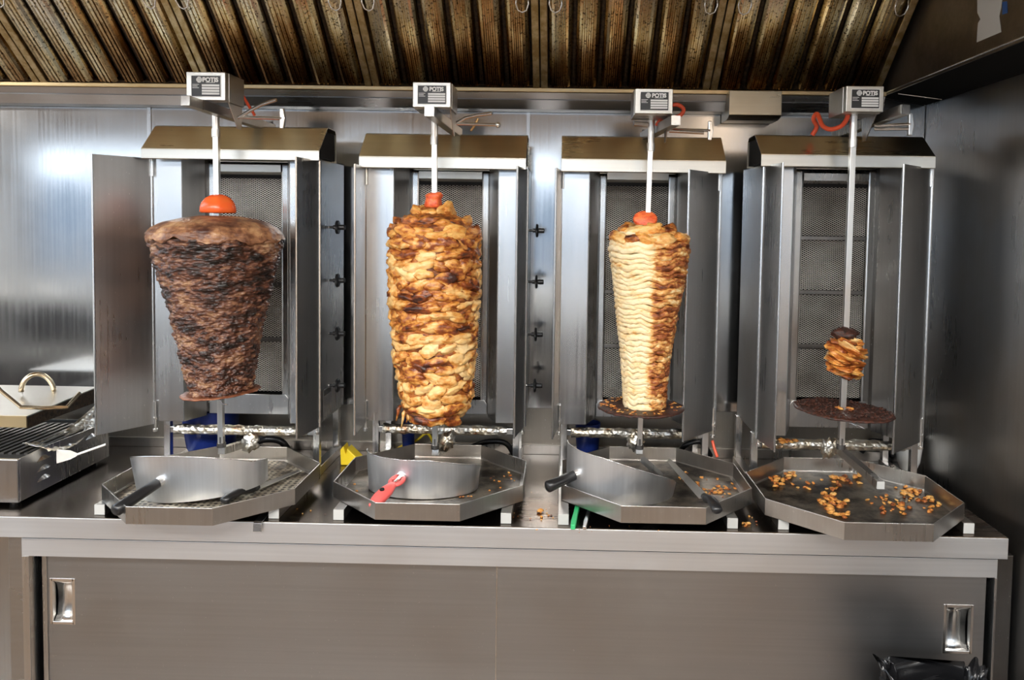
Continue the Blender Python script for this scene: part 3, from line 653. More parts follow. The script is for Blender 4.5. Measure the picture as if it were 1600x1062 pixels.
# ------------------------------------------------------------------ motors, arms, spits
def tri(mb, *a): return mb
def motor(i, face, yfr, deep, arm, handles, lab, extra=None):
    x0, y0, x1, y1 = face
    a = PY(x0, y0, yfr); b = PY(x1, y1, yfr)
    xA, xB, zT, zBt = a.x, b.x, a.z, b.z
    m = thing('spit_motor', lab, 'motor', ((xA+xB)/2, yfr, zBt), group='spit motors above the grills')
    t = MB(m); t.box(xA, xB, yfr, yfr+deep, zBt, zT); hs = t.build('housing', 'steel_lip', m, bevel=.0015)
    t = MB(m); t.box(xA-.001, xB+.001, yfr+.022, yfr+deep+.001, zBt-.001, zT+.001); t.build('cover', 'steel_tray', m, bevel=.001)
    # lower bracket tapering to the pivot
    zz = zBt-.001
    t = MB(m); t.prism([(xB-.006, yfr+.03, zz), (xB-.006, yfr+deep, zz), (xB-.006, yfr+deep-.005, zz-.062), (xB-.006, yfr+deep-.03, zz-.062)], (.002, 0, 0)); t.build('bracket', 'steel_tray', m)
    # name plate
    w_, h_ = xB-xA, zT-zBt
    px0, px1 = xA+w_*.14, xA+w_*.88; pz0, pz1 = zBt+h_*.14, zT-h_*.14; yp = yfr-.0012
    t = MB(m); t.box(px0-.0015, px1+.0015, yp+.0002, yfr-.0001, pz0-.0015, pz1+.0015); t.build('name_plate_border', 'label_white', hs)
    t = MB(m); t.box(px0, px1, yp-.0004, yp+.0002, pz0, pz1); pl = t.build('name_plate', 'label_black', hs)
    pw, ph = px1-px0, pz1-pz0; yy = yp-.0009
    t = MB(m)
    for r_ in range(4):
        zc = pz0+ph*(.08+.135*r_); t.box(px0+pw*.36, px1-pw*.03, yy, yp-.0004, zc, zc+ph*.10)
    for r_ in range(3):
        zc = pz0+ph*(.40+.08*r_); t.box(px0+pw*.03, px0+pw*(.26-.05*(r_ % 2)), yy, yp-.0004, zc, zc+ph*.025)
    t.box(px0+pw*.50, px0+pw*.82, yy, yp-.0004, pz1-ph*.335, pz1-ph*.315)
    t.build('print', 'label_white', pl)
    t = MB(m); vs = []
    cxx, czz, rr = px0+pw*.27, pz1-ph*.19, ph*.145
    t.prism([(cxx+rr*math.cos(2*math.pi*k/20), yy, czz+rr*math.sin(2*math.pi*k/20)) for k in range(20)], (0, .0005, 0)); t.build('round_emblem', 'label_white', pl)
    t = MB(m)
    for k in (-.5, 0, .5): t.box(cxx-rr*.8, cxx+rr*.8, yy-.0003, yy-.0001, czz+rr*k-.0005, czz+rr*k+.0005)
    t.build('emblem_line', 'label_black', pl)
    base = Vector(m.location)
    text_mesh('POTIS', ph*.30, 'lettering', 'label_white', Vector((px0+pw*.66, yy-.0002, pz1-ph*.2))-base, pl)
    # arm
    (ax, ay, aY), (bx_, by, bY) = arm
    p, q = PY(ax, ay, aY), PY(bx_, by, bY)
    t = MB(m); t.tube([p, q], .0125, sq=True); ar = t.build('arm', 'steel_tray', m, bevel=.001)
    d = (q-p).normalized()
    t = MB(m); t.tube([p-d*.001, p+d*.0005], .0122, sq=True); t.build('arm_end', 'steel_bright', ar)
    # pivot stack down to the hood
    t = MB(m); e = q-d*.012
    t.tube([e+Vector((0, 0, .02)), e+Vector((0, 0, -.045))], .009, 12); t.lathe([(.016, -.006), (.016, .004)], e+Vector((0, 0, -.018)), 12); t.build('pivot', 'dark_steel', m)
    for h in handles:
        pts = [PY(a_, b_, c_) for a_, b_, c_ in h['pts']]
        t = MB(m); t.tube(pts, h.get('r', .0045), 10); ho = t.build('lever', 'chrome', m, smooth='auto')
        if h.get('tee'):
            e = pts[-1]; hh = h['tee']; t = MB(m)
            t.prism([(e.x-.006, e.y-.003, e.z-hh), (e.x+.003, e.y-.003, e.z-hh), (e.x+.008, e.y-.003, e.z), (e.x+.003, e.y-.003, e.z+hh), (e.x-.006, e.y-.003, e.z+hh)], (0, .014, 0)); t.build('lever_grip', 'chrome', ho, bevel=.002)
        if h.get('ball'):
            t = MB(m); t.lathe([(.0001, -.008), (.005, -.0065), (.008, 0), (.005, .0065), (.0001, .008)], pts[-1], 14); t.build('lever_grip', 'chrome', ho, smooth=True)
    return m
SP = [YB[0]-.14, YB[1]-.14, YB[2]-.14, YB[3]-.14]
m1 = motor(0, (291, 112, 352, 157), 1.99, .115, ((290, 157, 1.93), (425, 201, 2.33)),
      [dict(pts=[(372, 184, 2.05), (392, 172, 2.04), (410, 163, 2.03), (432, 156, 2.02)]), dict(pts=[(372, 183, 2.05), (441, 185, 2.03)], tee=.027)],
      'boxy spit motor with worn nameplate, leftmost, above the dark meat cone')
m2 = motor(1, (645, 128, 704, 168), 2.02, .12, ((671, 174, 1.99), (716, 208, 2.33)),
      [dict(pts=[(714, 192, 2.1), (728, 184, 2.09), (745, 180, 2.08), (769, 177, 2.07)]), dict(pts=[(714, 193, 2.1), (778, 195, 2.08)], ball=1)],
      'boxy spit motor with lilac-grey face above the round chicken stack')
m3 = motor(2, (993, 138, 1051, 178), 2.02, .12, ((1056, 188, 2.0), (1006, 214, 2.33)),
      [dict(pts=[(1040, 202, 2.12), (1110, 204, 2.10)], tee=.026), dict(pts=[(1046, 204, 2.10), (1100, 207, 2.08)], r=.0055), dict(pts=[(1012, 195, 2.14), (990, 193, 2.13)], r=.0075)],
      'boxy spit motor with clean nameplate above the pale carved chicken cone')
m4 = motor(3, (1323, 134, 1380, 175), 1.99, .125, ((1415, 171, 1.96), (1305, 211, 2.28)),
      [dict(pts=[(1366, 197, 2.05), (1423, 194, 2.03)], tee=.029), dict(pts=[(1366, 202, 2.04), (1420, 201, 2.02)], r=.004)],
      'boxy spit motor with scratched nameplate and thick red cable, rightmost')
# cables (children of their motors)
def cable(m, pts, r=.0045, mat='red_cable'):
    P = [PY(*p) for p in pts]; out = []
    for i in range(len(P)-1):                    # Catmull-Rom
        p0, p1, p2, p3 = P[max(i-1, 0)], P[i], P[i+1], P[min(i+2, len(P)-1)]
        for k in range(6):
            t = k/6; out.append(.5*((2*p1)+(p2-p0)*t+(2*p0-5*p1+4*p2-p3)*t*t+(3*p1-p0-3*p2+p3)*t**3))
    out.append(P[-1]); t = MB(m); t.tube(out, r, 10); return t.build('cable', mat, m, smooth=True)
cable(m4, [(1269, 211, 2.2), (1276, 198, 2.19), (1271, 186, 2.17), (1277, 178, 2.15), (1285, 196, 2.12), (1298, 202, 2.1), (1314, 197, 2.08), (1322, 188, 2.06), (1326, 176, 2.05)], .0062)['label'] = 'thick orange-red cable'
cable(m3, [(1050, 164, 2.1), (1060, 164, 2.1), (1068, 171, 2.1), (1063, 180, 2.1), (1048, 184, 2.12), (1034, 186, 2.13), (1026, 196, 2.14)], .0055)['label'] = 'thick orange-red cable'
cable(m1, [(380, 150, 2.12), (388, 164, 2.14), (398, 180, 2.16)], .004)
cable(m2, [(747, 185, 2.15), (742, 195, 2.15), (736, 204, 2.16)], .0035, 'brass')

def spit(i, xt, xb, ybot, r, lab, disc=None, discmat='charred', dt=0):
    Y = SP[i]; tp = PY(xt[0], xt[1], Y); bt = PY(xb, ybot, Y)
    ax = (tp.x+bt.x)/2
    s_ = thing('spit', lab, 'spit', (ax, Y, bt.z), group='spits')
    t = MB(s_); t.tube([(bt.x, Y, bt.z), (tp.x, Y, tp.z)], r, sq=True); t.build('rod', 'rod', s_, bevel=.001)
    c = PY(xt[0], xt[2], Y)
    t = MB(s_); t.lathe([(.0095, 0), (.0095, tp.z-c.z)], (tp.x, Y, c.z), 14); t.lathe([(.0115, 0), (.0115, .022)], (tp.x, Y, c.z), 14); t.build('coupler', 'rod', s_, smooth='auto')
    t = MB(s_); t.lathe([(.012, 0), (.012, .012), (.008, .013), (.008, .03)], (bt.x, Y, bt.z-.002), 14); t.build('foot_bearing', 'dark_steel', s_)
    if disc:
        px, py, wpx, thk = disc; p = PY(px, py, Y); rr = wpx/2*Y/F
        t = MB(s_); seed = i*5.1
        def fn(q, th, r_, z):
            k = 1+.02*noise.noise(Vector((math.cos(th)*3, math.sin(th)*3, seed)))+.012*noise.noise(Vector((math.cos(th)*14, math.sin(th)*14, seed)))
            zz = q.z + (.003*noise.noise(Vector((q.x*60, q.y*60, seed+z*200))) if r_ > .01 else 0)
            return Vector((q.x*k, q.y*k, zz))
        prof = [(.01, -thk*.4), (rr*.5, -thk*.4), (rr*.9, -thk*.45), (rr, -thk*.1), (rr, thk*.2), (rr*.96, thk*.5), (rr*.85, thk*.5), (rr*.7, thk*.4), (rr*.5, thk*.5), (rr*.3, thk*.5), (.01, thk*.6)]
        t.lathe(prof, (p.x, Y, p.z), 72, fn, Matrix.Rotation(R(dt), 3, 'Y')); t.build('disc', discmat, s_, smooth=True)
    return s_, ax, Y
s1, ax1, sy1 = spit(0, (337, 160, 214), 346, 697, .0075, 'square steel spit through the dark meat cone', (345, 612, 120, .006), 'rim_meat', -4)
s2, ax2, sy2 = spit(1, (679, 170, 226), 680, 700, .0075, 'square steel spit through the widest chicken stack', (680, 640, 96, .006), 'rim_meat')
s3, ax3, sy3 = spit(2, (1018, 180, 236), 999, 700, .007, 'square steel spit through the pale carved chicken cone', (1001, 636, 136, .010), 'charred')
s4, ax4, sy4 = spit(3, (1334, 177, 230), 1314, 700, .0075, 'almost bare square steel spit with charred disc beside the right wall', (1318, 641, 150, .009), 'charred', 2.5)
# pivot arms under each spit
def base_arm(i, g, pts, mat='steel_tray'):
    P = [PY(*p) for p in pts]; t = MB(g); t.tube(P, .010, sq=True); o = t.build('swing_arm', mat, g, bevel=.001)
    return o
base_arm(3, g4, [(1312, 702, SP[3]+.02), (1375, 757, 1.93)]);
e = MB(g4); p = PY(1375, 757, 1.93); e.box(p.x-.0095, p.x+.0095, 1.925, 1.9295, p.z-.0095, p.z+.0095); e.build('end_cap', 'cap_plastic', g4)
base_arm(0, g1, [(346, 704, SP[0]), (385, 692, YB[0]+.01)]); base_arm(1, g2, [(680, 706, SP[1]), (700, 697, YB[1]+.01)]); base_arm(2, g3, [(999, 704, SP[2]), (990, 694, YB[2]+.01)])

# ------------------------------------------------------------------ the meat
def axis_pts(i, prof):                  # pixel rows (y, x_left, x_right) -> (z, x centre, radius)
    out = []
    for y, a, b in prof:
        p, q = PY(a, y, SP[i]), PY(b, y, SP[i]); out.append(((p.z+q.z)/2, (p.x+q.x)/2, (q.x-p.x)/2))
    return out
def interp(tab, z):
    tab = sorted(tab)
    if z <= tab[0][0]: return tab[0][1:]
    for a, b in zip(tab, tab[1:]):
        if z <= b[0]:
            t = (z-a[0])/(b[0]-a[0]); return tuple(a[k]+(b[k]-a[k])*t for k in (1, 2))
    return tab[-1][1:]
# 1: dark pressed meat cone
tab = axis_pts(0, [(337, 315, 368), (341, 290, 392), (347, 266, 414), (355, 250, 428), (364, 242, 434), (374, 242, 436), (386, 246, 434), (420, 255, 427), (460, 267, 417), (500, 276, 409), (540, 285, 402), (575, 291, 397), (600, 297, 392), (612, 300, 391)])
beef = thing('meat_cone', 'dark charred cone of pressed meat, widest at top, topped by half a tomato', 'meat', (ax1, sy1, tab[-1][0]))
def meat_shell(root, tab, n, rows, fn, za=None, zb_=None, zf=None):
    z0 = min(t[0] for t in tab) if za is None else za; z1_ = max(t[0] for t in tab) if zb_ is None else zb_
    m = MB(root)
    for r_ in range(rows+1):
        z = z0+(z1_-z0)*r_/rows; cx_, rad = interp(tab, z)
        for j in range(n):
            th = 2*math.pi*j/n; zz = z
            if zf: zz = z+zf(th)*(1-r_/rows)**2; cx_, rad = interp(tab, zz)
            rr = fn(th, zz, rad); m.v.append(Vector((cx_+rr*math.cos(th), root.location.y+rr*math.sin(th), zz)))
    m.f = [(i*n+j, i*n+(j+1) % n, (i+1)*n+(j+1) % n, (i+1)*n+j) for i in range(rows) for j in range(n)]
    m.f += [tuple(range(n))[::-1], tuple(range(rows*n, (rows+1)*n))]
    return m
def f_beef(th, z, rad):
    c, s_ = math.cos(th), math.sin(th)
    q = Vector((c*4, s_*4, z*60)); q2 = Vector((c*11, s_*11, z*150)); q3 = Vector((c*3, s_*3, z*7))
    return rad + .006*noise.noise(q) + .005*noise.noise(q2) + .0025*noise.noise(Vector((c*26, s_*26, z*330))) + .006*noise.noise(q3) - .004*abs(noise.noise(Vector((c*6, s_*6, z*34))))
zc = PY(340, 374, sy1).z
meat_shell(beef, tab, 260, 420, f_beef, zb_=zc+.004).build('body', 'beef', beef, smooth=True)
def f_cap(th, z, rad):
    c, s_ = math.cos(th), math.sin(th)
    e = .002*math.exp(-((z-zc)/.01)**2) + .0012*noise.noise(Vector((c*20, s_*20, z*200)))
    return rad + .0015 + e + .004*noise.noise(Vector((c*5, s_*5, 9))) + .004*noise.noise(Vector((c*3, s_*3, z*40))) + .0016*noise.noise(Vector((c*12, s_*12, z*120)))
meat_shell(beef, tab, 200, 50, f_cap, za=zc-.002, zf=lambda th: .016*noise.noise(Vector((math.cos(th)*3, math.sin(th)*3, 4)))+.008*noise.noise(Vector((math.cos(th)*9, math.sin(th)*9, 1)))).build('cap', 'beef_cap', beef, smooth=True)['label'] = 'lighter brown fatty top slice'
# flap hanging on the left shoulder
fl = MB(beef); p = PY(243, 368, sy1-.03); fl.prism([(p.x-.004, p.y, p.z-.012), (p.x+.02, p.y-.02, p.z+.004), (p.x+.035, p.y-.03, p.z+.016), (p.x+.012, p.y, p.z+.014)], (0, .006, 0)); fl.build('flap', 'beef_cap', beef, smooth=True)

# 2: round stack of chicken pieces
tab2 = axis_pts(1, [(324, 660, 694), (332, 645, 708), (342, 625, 728), (352, 612, 742), (366, 607, 750), (390, 608, 750), (450, 609, 750), (500, 611, 746), (560, 617, 742), (600, 625, 738), (625, 629, 736), (640, 632, 730), (648, 642, 716)])
ck = thing('meat_stack', 'tall rounded stack of golden chicken pieces, widest and uncarved, with charred patches', 'meat', (ax2, sy2, tab2[-1][0]))
def f_core(th, z, rad):
    c, s_ = math.cos(th), math.sin(th)
    return rad-.005 + .006*noise.noise(Vector((c*3, s_*3, z*25))) + .004*noise.noise(Vector((c*8, s_*8, z*80)))
meat_shell(ck, tab2, 110, 150, f_core).build('core', 'chicken_core', ck, smooth=True)
blobs = [blob(k, 1, 1, 1, 3, .42, 1.4) for k in range(7)]
for b_ in blobs: b_.materials.append(M['chicken'])
blobs_top = [blob(k+20, 1, 1, 1, 3, .42, 1.4) for k in range(5)]
for b_ in blobs_top: b_.materials.append(M['chicken_top'])
rnd = random.Random(3)
zlo, zhi = tab2[-1][0], tab2[0][0]
cnt = 0; rows = 21
for r_ in range(rows):
    z = zlo+.008+(zhi-zlo-.022)*r_/(rows-1)
    cx_, rad = interp(tab2, z)
    n = max(4, int(rad*2*math.pi/.050)); 
    for k in range(n):
        th = 2*math.pi*(k+.5*(r_ % 2)+rnd.uniform(-.28, .28))/n
        w_ = rnd.uniform(.026, .044); h_ = rnd.uniform(.011, .019); d_ = rnd.uniform(.010, .016)
        big = rnd.random() < .16
        if big: w_, h_ = rnd.uniform(.024, .030), rnd.uniform(.020, .027)
        rr = rad - d_*rnd.uniform(.5, .85)
        topz = z > zhi-.085
        o = put('chicken_piece', rnd.choice(blobs_top if topz else blobs), 'chicken', (cx_+rr*math.cos(th)-ck.location.x, rr*math.sin(th), z+rnd.uniform(-.006, .006)-ck.location.z),
            Euler((rnd.uniform(-.35, .35), rnd.uniform(-.3, .3), th+math.pi/2)), (w_, d_, h_), ck); cnt += 1
# shreds hanging at the lower left
for px, py, l in ((622, 645, 12), (630, 652, 16), (638, 650, 10)):
    t = MB(ck); a, b_, c = PY(px+4, py-12, sy2-.03), PY(px, py, sy2-.035), PY(px-3, py+l, sy2-.03)
    t.tube([a, (a+b_)/2+Vector((-.003, 0, 0)), b_, c], [.004, .006, .004, .0015], 7); t.build('shred', 'chicken', ck, smooth=True)

# 3: carved pale cone built of slices
tab3 = axis_pts(2, [(352, 990, 1030), (358, 976, 1046), (368, 960, 1066), (380, 952, 1077), (392, 950, 1077), (410, 954, 1075), (440, 957, 1070), (480, 961, 1062), (520, 965, 1054), (560, 969, 1048), (600, 972, 1043), (630, 973, 1040), (641, 975, 1037)])
M['carved'] = mat_meat('carved_chicken', [(.26, (.90, .74, .47)), (.46, (.84, .62, .32)), (.56, (.72, .36, .10)), (.68, (.36, .10, .025)), (.84, (.08, .02, .008))], sc=18, z=2.5, rand=.08, side=(ax3+.006, .012, .16), fine=.45)
pc = thing('meat_stack', 'tapering chicken cone of thin slices, pale and freshly carved on its left half', 'meat', (ax3, sy3, tab3[-1][0]))
zlo, zhi = tab3[-1][0], tab3[0][0]; nz = 50
z = zlo; k = 0
while z < zhi-.012:
    th_ = rnd.uniform(.011, .019); cx_, rad = interp(tab3, z+th_/2)
    cut = rad; m = MB(pc); n = 84; seed = k*1.37; slope = rnd.uniform(-.05, .05)
    prof = [(.6, .04), (.965, .0), (1.0, .28), (1.006, .6), (.985, .97), (.6, .98)]
    for f_, zz in prof:
        for j in range(n):
            t = 2*math.pi*j/n; c, s_ = math.cos(t), math.sin(t)
            rough_ = 1.0 if c > -.05 else .35
            rr = rad*f_ + (f_ > .9)*rough_*(.0045*noise.noise(Vector((c*3, s_*3, seed)))+.0035*noise.noise(Vector((c*9, s_*9, seed+5+zz))))
            wv = .011*noise.noise(Vector((c*2.2, s_*2.2, z*11)))+.006*noise.noise(Vector((c*5, s_*5, z*30)))
            m.v.append(Vector((cx_+rr*c, sy3+rr*s_, z+zz*th_*1.02+wv+slope*rr*c*.4)))
    m.f = [(i*n+j, i*n+(j+1) % n, (i+1)*n+(j+1) % n, (i+1)*n+j) for i in range(len(prof)-1) for j in range(n)] + [tuple(range(n))[::-1], tuple(range(5*n, 6*n))]
    m.build('slice', 'carved', pc, smooth=True); z += th_*.94; k += 1
for kk in range(22):                              # folded pieces on the shoulder
    th = 2*math.pi*(kk % 11)/11+rnd.uniform(-.25, .25); up_ = kk >= 11
    z = zhi-.014-(0 if up_ else .022); cx_, rad = interp(tab3, z); rr = rad-.004
    put('chicken_piece', rnd.choice(blobs_top if kk % 3 else blobs), 'chicken', (cx_+rr*math.cos(th)-pc.location.x, rr*math.sin(th), z-pc.location.z), Euler((rnd.uniform(-.4, .4), rnd.uniform(-.5, .5), th+math.pi/2)), (rnd.uniform(.026, .042), .018, rnd.uniform(.012, .018)), pc)
# 4: remains on the last spit
tab4 = axis_pts(3, [(512, 1308, 1335), (518, 1303, 1340), (527, 1306, 1338), (534, 1298, 1345), (545, 1293, 1352), (560, 1291, 1353), (572, 1294, 1350), (582, 1303, 1346), (590, 1318, 1342)])
rm = thing('meat_remnant', 'small leftover lump of stacked chicken slices on the almost bare spit', 'meat', (ax4, sy4, tab4[-1][0]))
zlo, zhi = tab4[-1][0], tab4[0][0]
for kk in range(34):
    z = zlo+.006+(zhi-.03-zlo)*(kk//4)/8.; cx_, rad = interp(tab4, z); th = 2*math.pi*(kk % 4)/4+rnd.uniform(-.5, .5)+kk*.3; rr = rad*.45
    put('chicken_slice', rnd.choice(blobs_top+blobs[:3]), 'chicken', (cx_+rr*math.cos(th)-rm.location.x, rr*math.sin(th), z-rm.location.z), Euler((rnd.uniform(-.35, .35), .38+rnd.uniform(-.2, .2), th+math.pi/2)), (rad*.62, rad*.62, .0075), rm)
put('burnt_end', blob(77, 1, 1, 1, 3, .35, 2), 'charred', (PY(1321, 521, sy4)-Vector(rm.location)), (0, 0, 0), (.035, .035, .017), rm)

# tomatoes
def tomato_dome(p, r, h, lab, mat='tomato', flat=False):
    t = MB(); prof = [(.001, -h*.08), (r*.9, -h*.06), (r, .0), (r*.985, h*.25), (r*.9, h*.52), (r*.7, h*.78), (r*.42, h*.94), (.009, h)]
    t.lathe(prof, p, 40, lambda q, th, r_, z: Vector((q.x*(1+.03*math.cos(5*th)), q.y*(1+.03*math.cos(5*th)), q.z)))
    o = t.build('tomato_half', mat, smooth=True); return tag(o, lab, 'tomato')
p = PY(341, 331, sy1); tomato_dome(p, .0465, .048, 'glossy red half tomato on top of the dark meat cone')
p = PY(678, 322, sy2)
t = MB(); t.lathe([(.018, -.006), (.027, .0), (.023, .012), (.022, .022), (.026, .030), (.018, .036), (.008, .037)], p, 24, lambda q, th, r_, z: q*(1+.22*noise.noise(Vector((math.cos(th)*1.6, math.sin(th)*1.6, z*50)))))
tag(t.build('tomato_piece', 'tomato_flesh', smooth=True), 'small shrivelled tomato piece on top of the widest chicken stack', 'tomato')
p = PY(1008, 343, sy3-.005)
t = MB(); Mx = Matrix.Translation(p) @ Matrix.Rotation(R(62), 4, 'X'); vs = []; n = 32
prof = [(.001, -.012), (.02, -.012), (.031, -.008), (.034, 0), (.033, .008), (.029, .011), (.001, .0115)]
for r_, z in prof:
    for j in range(n):
        a = 2*math.pi*j/n; vs.append(Mx @ Vector((r_*math.cos(a), r_*.72*math.sin(a), z)))
t.add(vs, [(i*n+j, i*n+(j+1) % n, (i+1)*n+(j+1) % n, (i+1)*n+j) for i in range(len(prof)-1) for j in range(n)])
tag(t.build('tomato_slice', 'tomato_flesh', smooth=True), 'cut tomato end standing on top of the pale carved cone', 'tomato')

# ------------------------------------------------------------------ scoops
def scoop(loc, rot, Rr, a0, a1, hfn, lab, hang, hmat, hdir, hlen, hz, ey=.65, loop=False):
    s_ = thing('meat_scoop', lab, 'scoop', loc, rot, group='curved steel meat scoops')
    n = 48; t = MB(); th_ = .0018
    out, inn = [], []
    for k in range(n+1):
        a = R(a0+(a1-a0)*k/n); h = hfn(k/n); c, sn = math.cos(a), math.sin(a)
        sn *= ey; out.append((Vector((Rr*c, Rr*sn, 0)), Vector(((Rr+.006)*c, (Rr+.006)*sn, h)))); inn.append((Vector(((Rr-th_)*c, (Rr-th_)*sn, 0)), Vector(((Rr+.006-th_)*c, (Rr+.006-th_)*sn, h))))
    for k in range(n+1): t.v += [out[k][0], out[k][1], inn[k][1], inn[k][0]]
    for k in range(n):
        for q in range(4): t.f.append((k*4+q, k*4+(q+1) % 4, (k+1)*4+(q+1) % 4, (k+1)*4+q))
    t.f += [(0, 1, 2, 3), (n*4, n*4+3, n*4+2, n*4+1)]
    t.build('wall', 'steel_scoop', s_, smooth='auto')
    t = MB(); t.tube([(o_[1]+i_[1])/2 for o_, i_ in zip(out, inn)], .0014, 6); t.build('rim', 'steel_bright', s_, smooth=True)
    t = MB(); t.prism([(Rr*math.cos(R(a0+(a1-a0)*k/n)), Rr*ey*math.sin(R(a0+(a1-a0)*k/n)), 0) for k in range(n+1)], (0, 0, .0018)); t.build('base', 'steel_scoop', s_)
    a = R(hang); o = Vector((Rr*math.cos(a), Rr*ey*math.sin(a), hz)); d = Vector(hdir).normalized()
    t = MB(); t.tube([o-d*.004, o+d*.012], .013, 16); t.tube([o, o+d*.05], .006, 10); t.build('ferrule', 'chrome', s_, smooth='auto')
    t = MB()
    if loop:
        t.tube([o+d*.035, o+d*.045, o+d*.07, o+d*.10, o+d*.125, o+d*.135], [.009, .0125, .0185, .0195, .015, .008], 18, sy=.75)
        h = t.build('handle', hmat, s_, smooth=True); h['label'] = 'coral red plastic handle'
        u = d.cross(Vector((0, 0, 1))).normalized(); c = o+d*.022; t = MB(); k = 16
        t.tube([c+u*.017*math.cos(2*math.pi*j/k)+d*.02*math.sin(2*math.pi*j/k) for j in range(k+1)], .0058, 8); t.build('handle_ring', hmat, s_, smooth=True)
        e = o+d*.085+Vector((0, 0, .0125)); w_ = u.cross(d)
        t = MB(); t.tube([o+d*.085-w_*.017, o+d*.085+w_*.017], .0062, 12); t.build('hang_hole', 'black', h)
    else:
        t.tube([o+d*.010, o+d*.014, o+d*.06, o+d*(hlen*.8), o+d*(hlen*.96), o+d*hlen], [.0115, .013, .0135, .015, .0155, .010], 18)
        t.build('handle', hmat, s_, smooth=True)['label'] = 'black plastic handle'
    return s_
ZF = TRZ+.006
# 1 (tilted, right end raised)
scoop((PY(316, 740, 2.02).x, 2.03, ZF+.010), (R(2), R(-6), 0), .172, 178, 366, lambda t: .092+.035*math.sin(math.pi*min(1, t*1.2))-.035*t**3, 'curved steel scoop with black handle leaning in the tray under the dark meat cone', 252, 'black_plastic', (-.42, -.85, -.20), .135, .060)
scoop((PY(662, 745, 2.09).x, 2.09, ZF), (0, 0, 0), .151, 180, 366, lambda t: .104-.045*max(0, (t-.55)/.45)**1.1, 'curved steel scoop with coral red handle below the widest chicken stack', 254, 'red_handle', (-.36, -.85, -.27), .135, .060, loop=True)
scoop((PY(968, 745, 2.09).x, 2.09, ZF), (R(2), R(3), 0), .147, 180, 366, lambda t: .132-.02*t-.085*max(0, (t-.35)/.65)**1.3, 'curved steel scoop with stubby black handle below the pale carved cone', 215, 'black_plastic', (-.80, -.55, -.22), .10, .062, ey=.75)
# ------------------------------------------------------------------ tools
def knife(p, q, hlen, lab, curved=False):
    p, q = Vector(p), Vector(q); d = (q-p).normalized(); u = d.cross(Vector((0, 0, 1))).normalized()
    k = thing('carving_knife', lab, 'knife', q)
    s_ = q-d*hlen; t = MB(k)
    t.prism([p, p+u*.012+d*.02, s_+u*.016, s_-u*.014, p-u*.006+d*.004], (0, 0, .002)); t.build('blade', 'rod', k, bevel=.0005)
    t = MB(k); m_ = s_+d*hlen*.5
    t.tube([s_-d*.006+Vector((0, 0, .004)), s_+d*.02+Vector((0, 0, .006)), m_+Vector((0, 0, .012)), q-d*.02+Vector((0, 0, .008)), q-d*.004+Vector((0, 0, .002)), q], [.010, .014, .0125, .014, .013, .006], 14, sy=.8)
    t.build('handle', 'black_plastic', k, smooth=True)
    return k
za = TRZ+.006
knife(PZ(1045, 718, TRZ+.055), PZ(1122, 800, TRZ+TRH+.012), .092, 'carving knife with black handle propped on the right rim of the third tray')
knife(PZ(470, 735, za+.002), PZ(348, 785, za+.012), .12, 'carving knife with black handle half hidden under the leftmost scoop')
# flat tong / scraper blade standing up in third tray
t = MB(); a, b_ = PZ(1000, 716, 1.03), PZ(1028, 741, .985); u = Vector((0, 0, 1))
t.prism([a-u*.01, b_-u*.01, b_+u*.004, a+u*.006], (.014, 0, 0)); tag(t.build('scraper_bar', 'steel_tray', bevel=.001), 'short steel bar sloping down from the third spit into its tray', 'scraper')
# steel strap poking out under tray 1
t = MB(); a, b_ = PZ(402, 806, TOPZ+.006), PZ(395, 822, TOPZ+.003)
t.sheet([(a.y+.05, TOPZ+.0065), (TOP_Y-.004, TOPZ+.0025), (TOP_Y-.010, TOPZ-.001), (TOP_Y-.012, TOPZ-.022)], b_.x-.011, b_.x+.011, .002)
tag(t.build('metal_strap', 'steel_bright', bevel=.0006), 'small bent steel strap hooked over the worktop edge below the left tray', 'strap')
# green tong handle and steel tube end
def lying(px, py0, py1, w_, h_, name, mat, lab, cat):
    a, b_ = PZ(px[0], py0, TOPZ+.002), PZ(px[1], py1, TOPZ+.002); d = (a-b_).normalized()
    t = MB(); n = 6; pts = []
    for k in range(n+1):
        f_ = k/n; pts.append(b_+(a-b_)*f_+Vector((0, 0, h_/2+.0008+.004*math.sin(math.pi*f_))))
    t.tube(pts, [w_*.42, w_*.5, w_*.46, w_*.42, w_*.44, w_*.46, w_*.4], sq=True, sy=h_/w_)
    o = t.build(name, mat, bevel=.002); return tag(o, lab, cat)
lying((903, 895), 795, 829, .0135, .016, 'tong_handle', 'green_plastic', 'bright green plastic tool handle on the worktop under the third tray', 'handle')
lying((921, 913), 802, 829, .011, .013, 'tool_handle', 'chrome', 'slim steel tool handle beside the green one under the third tray', 'handle')

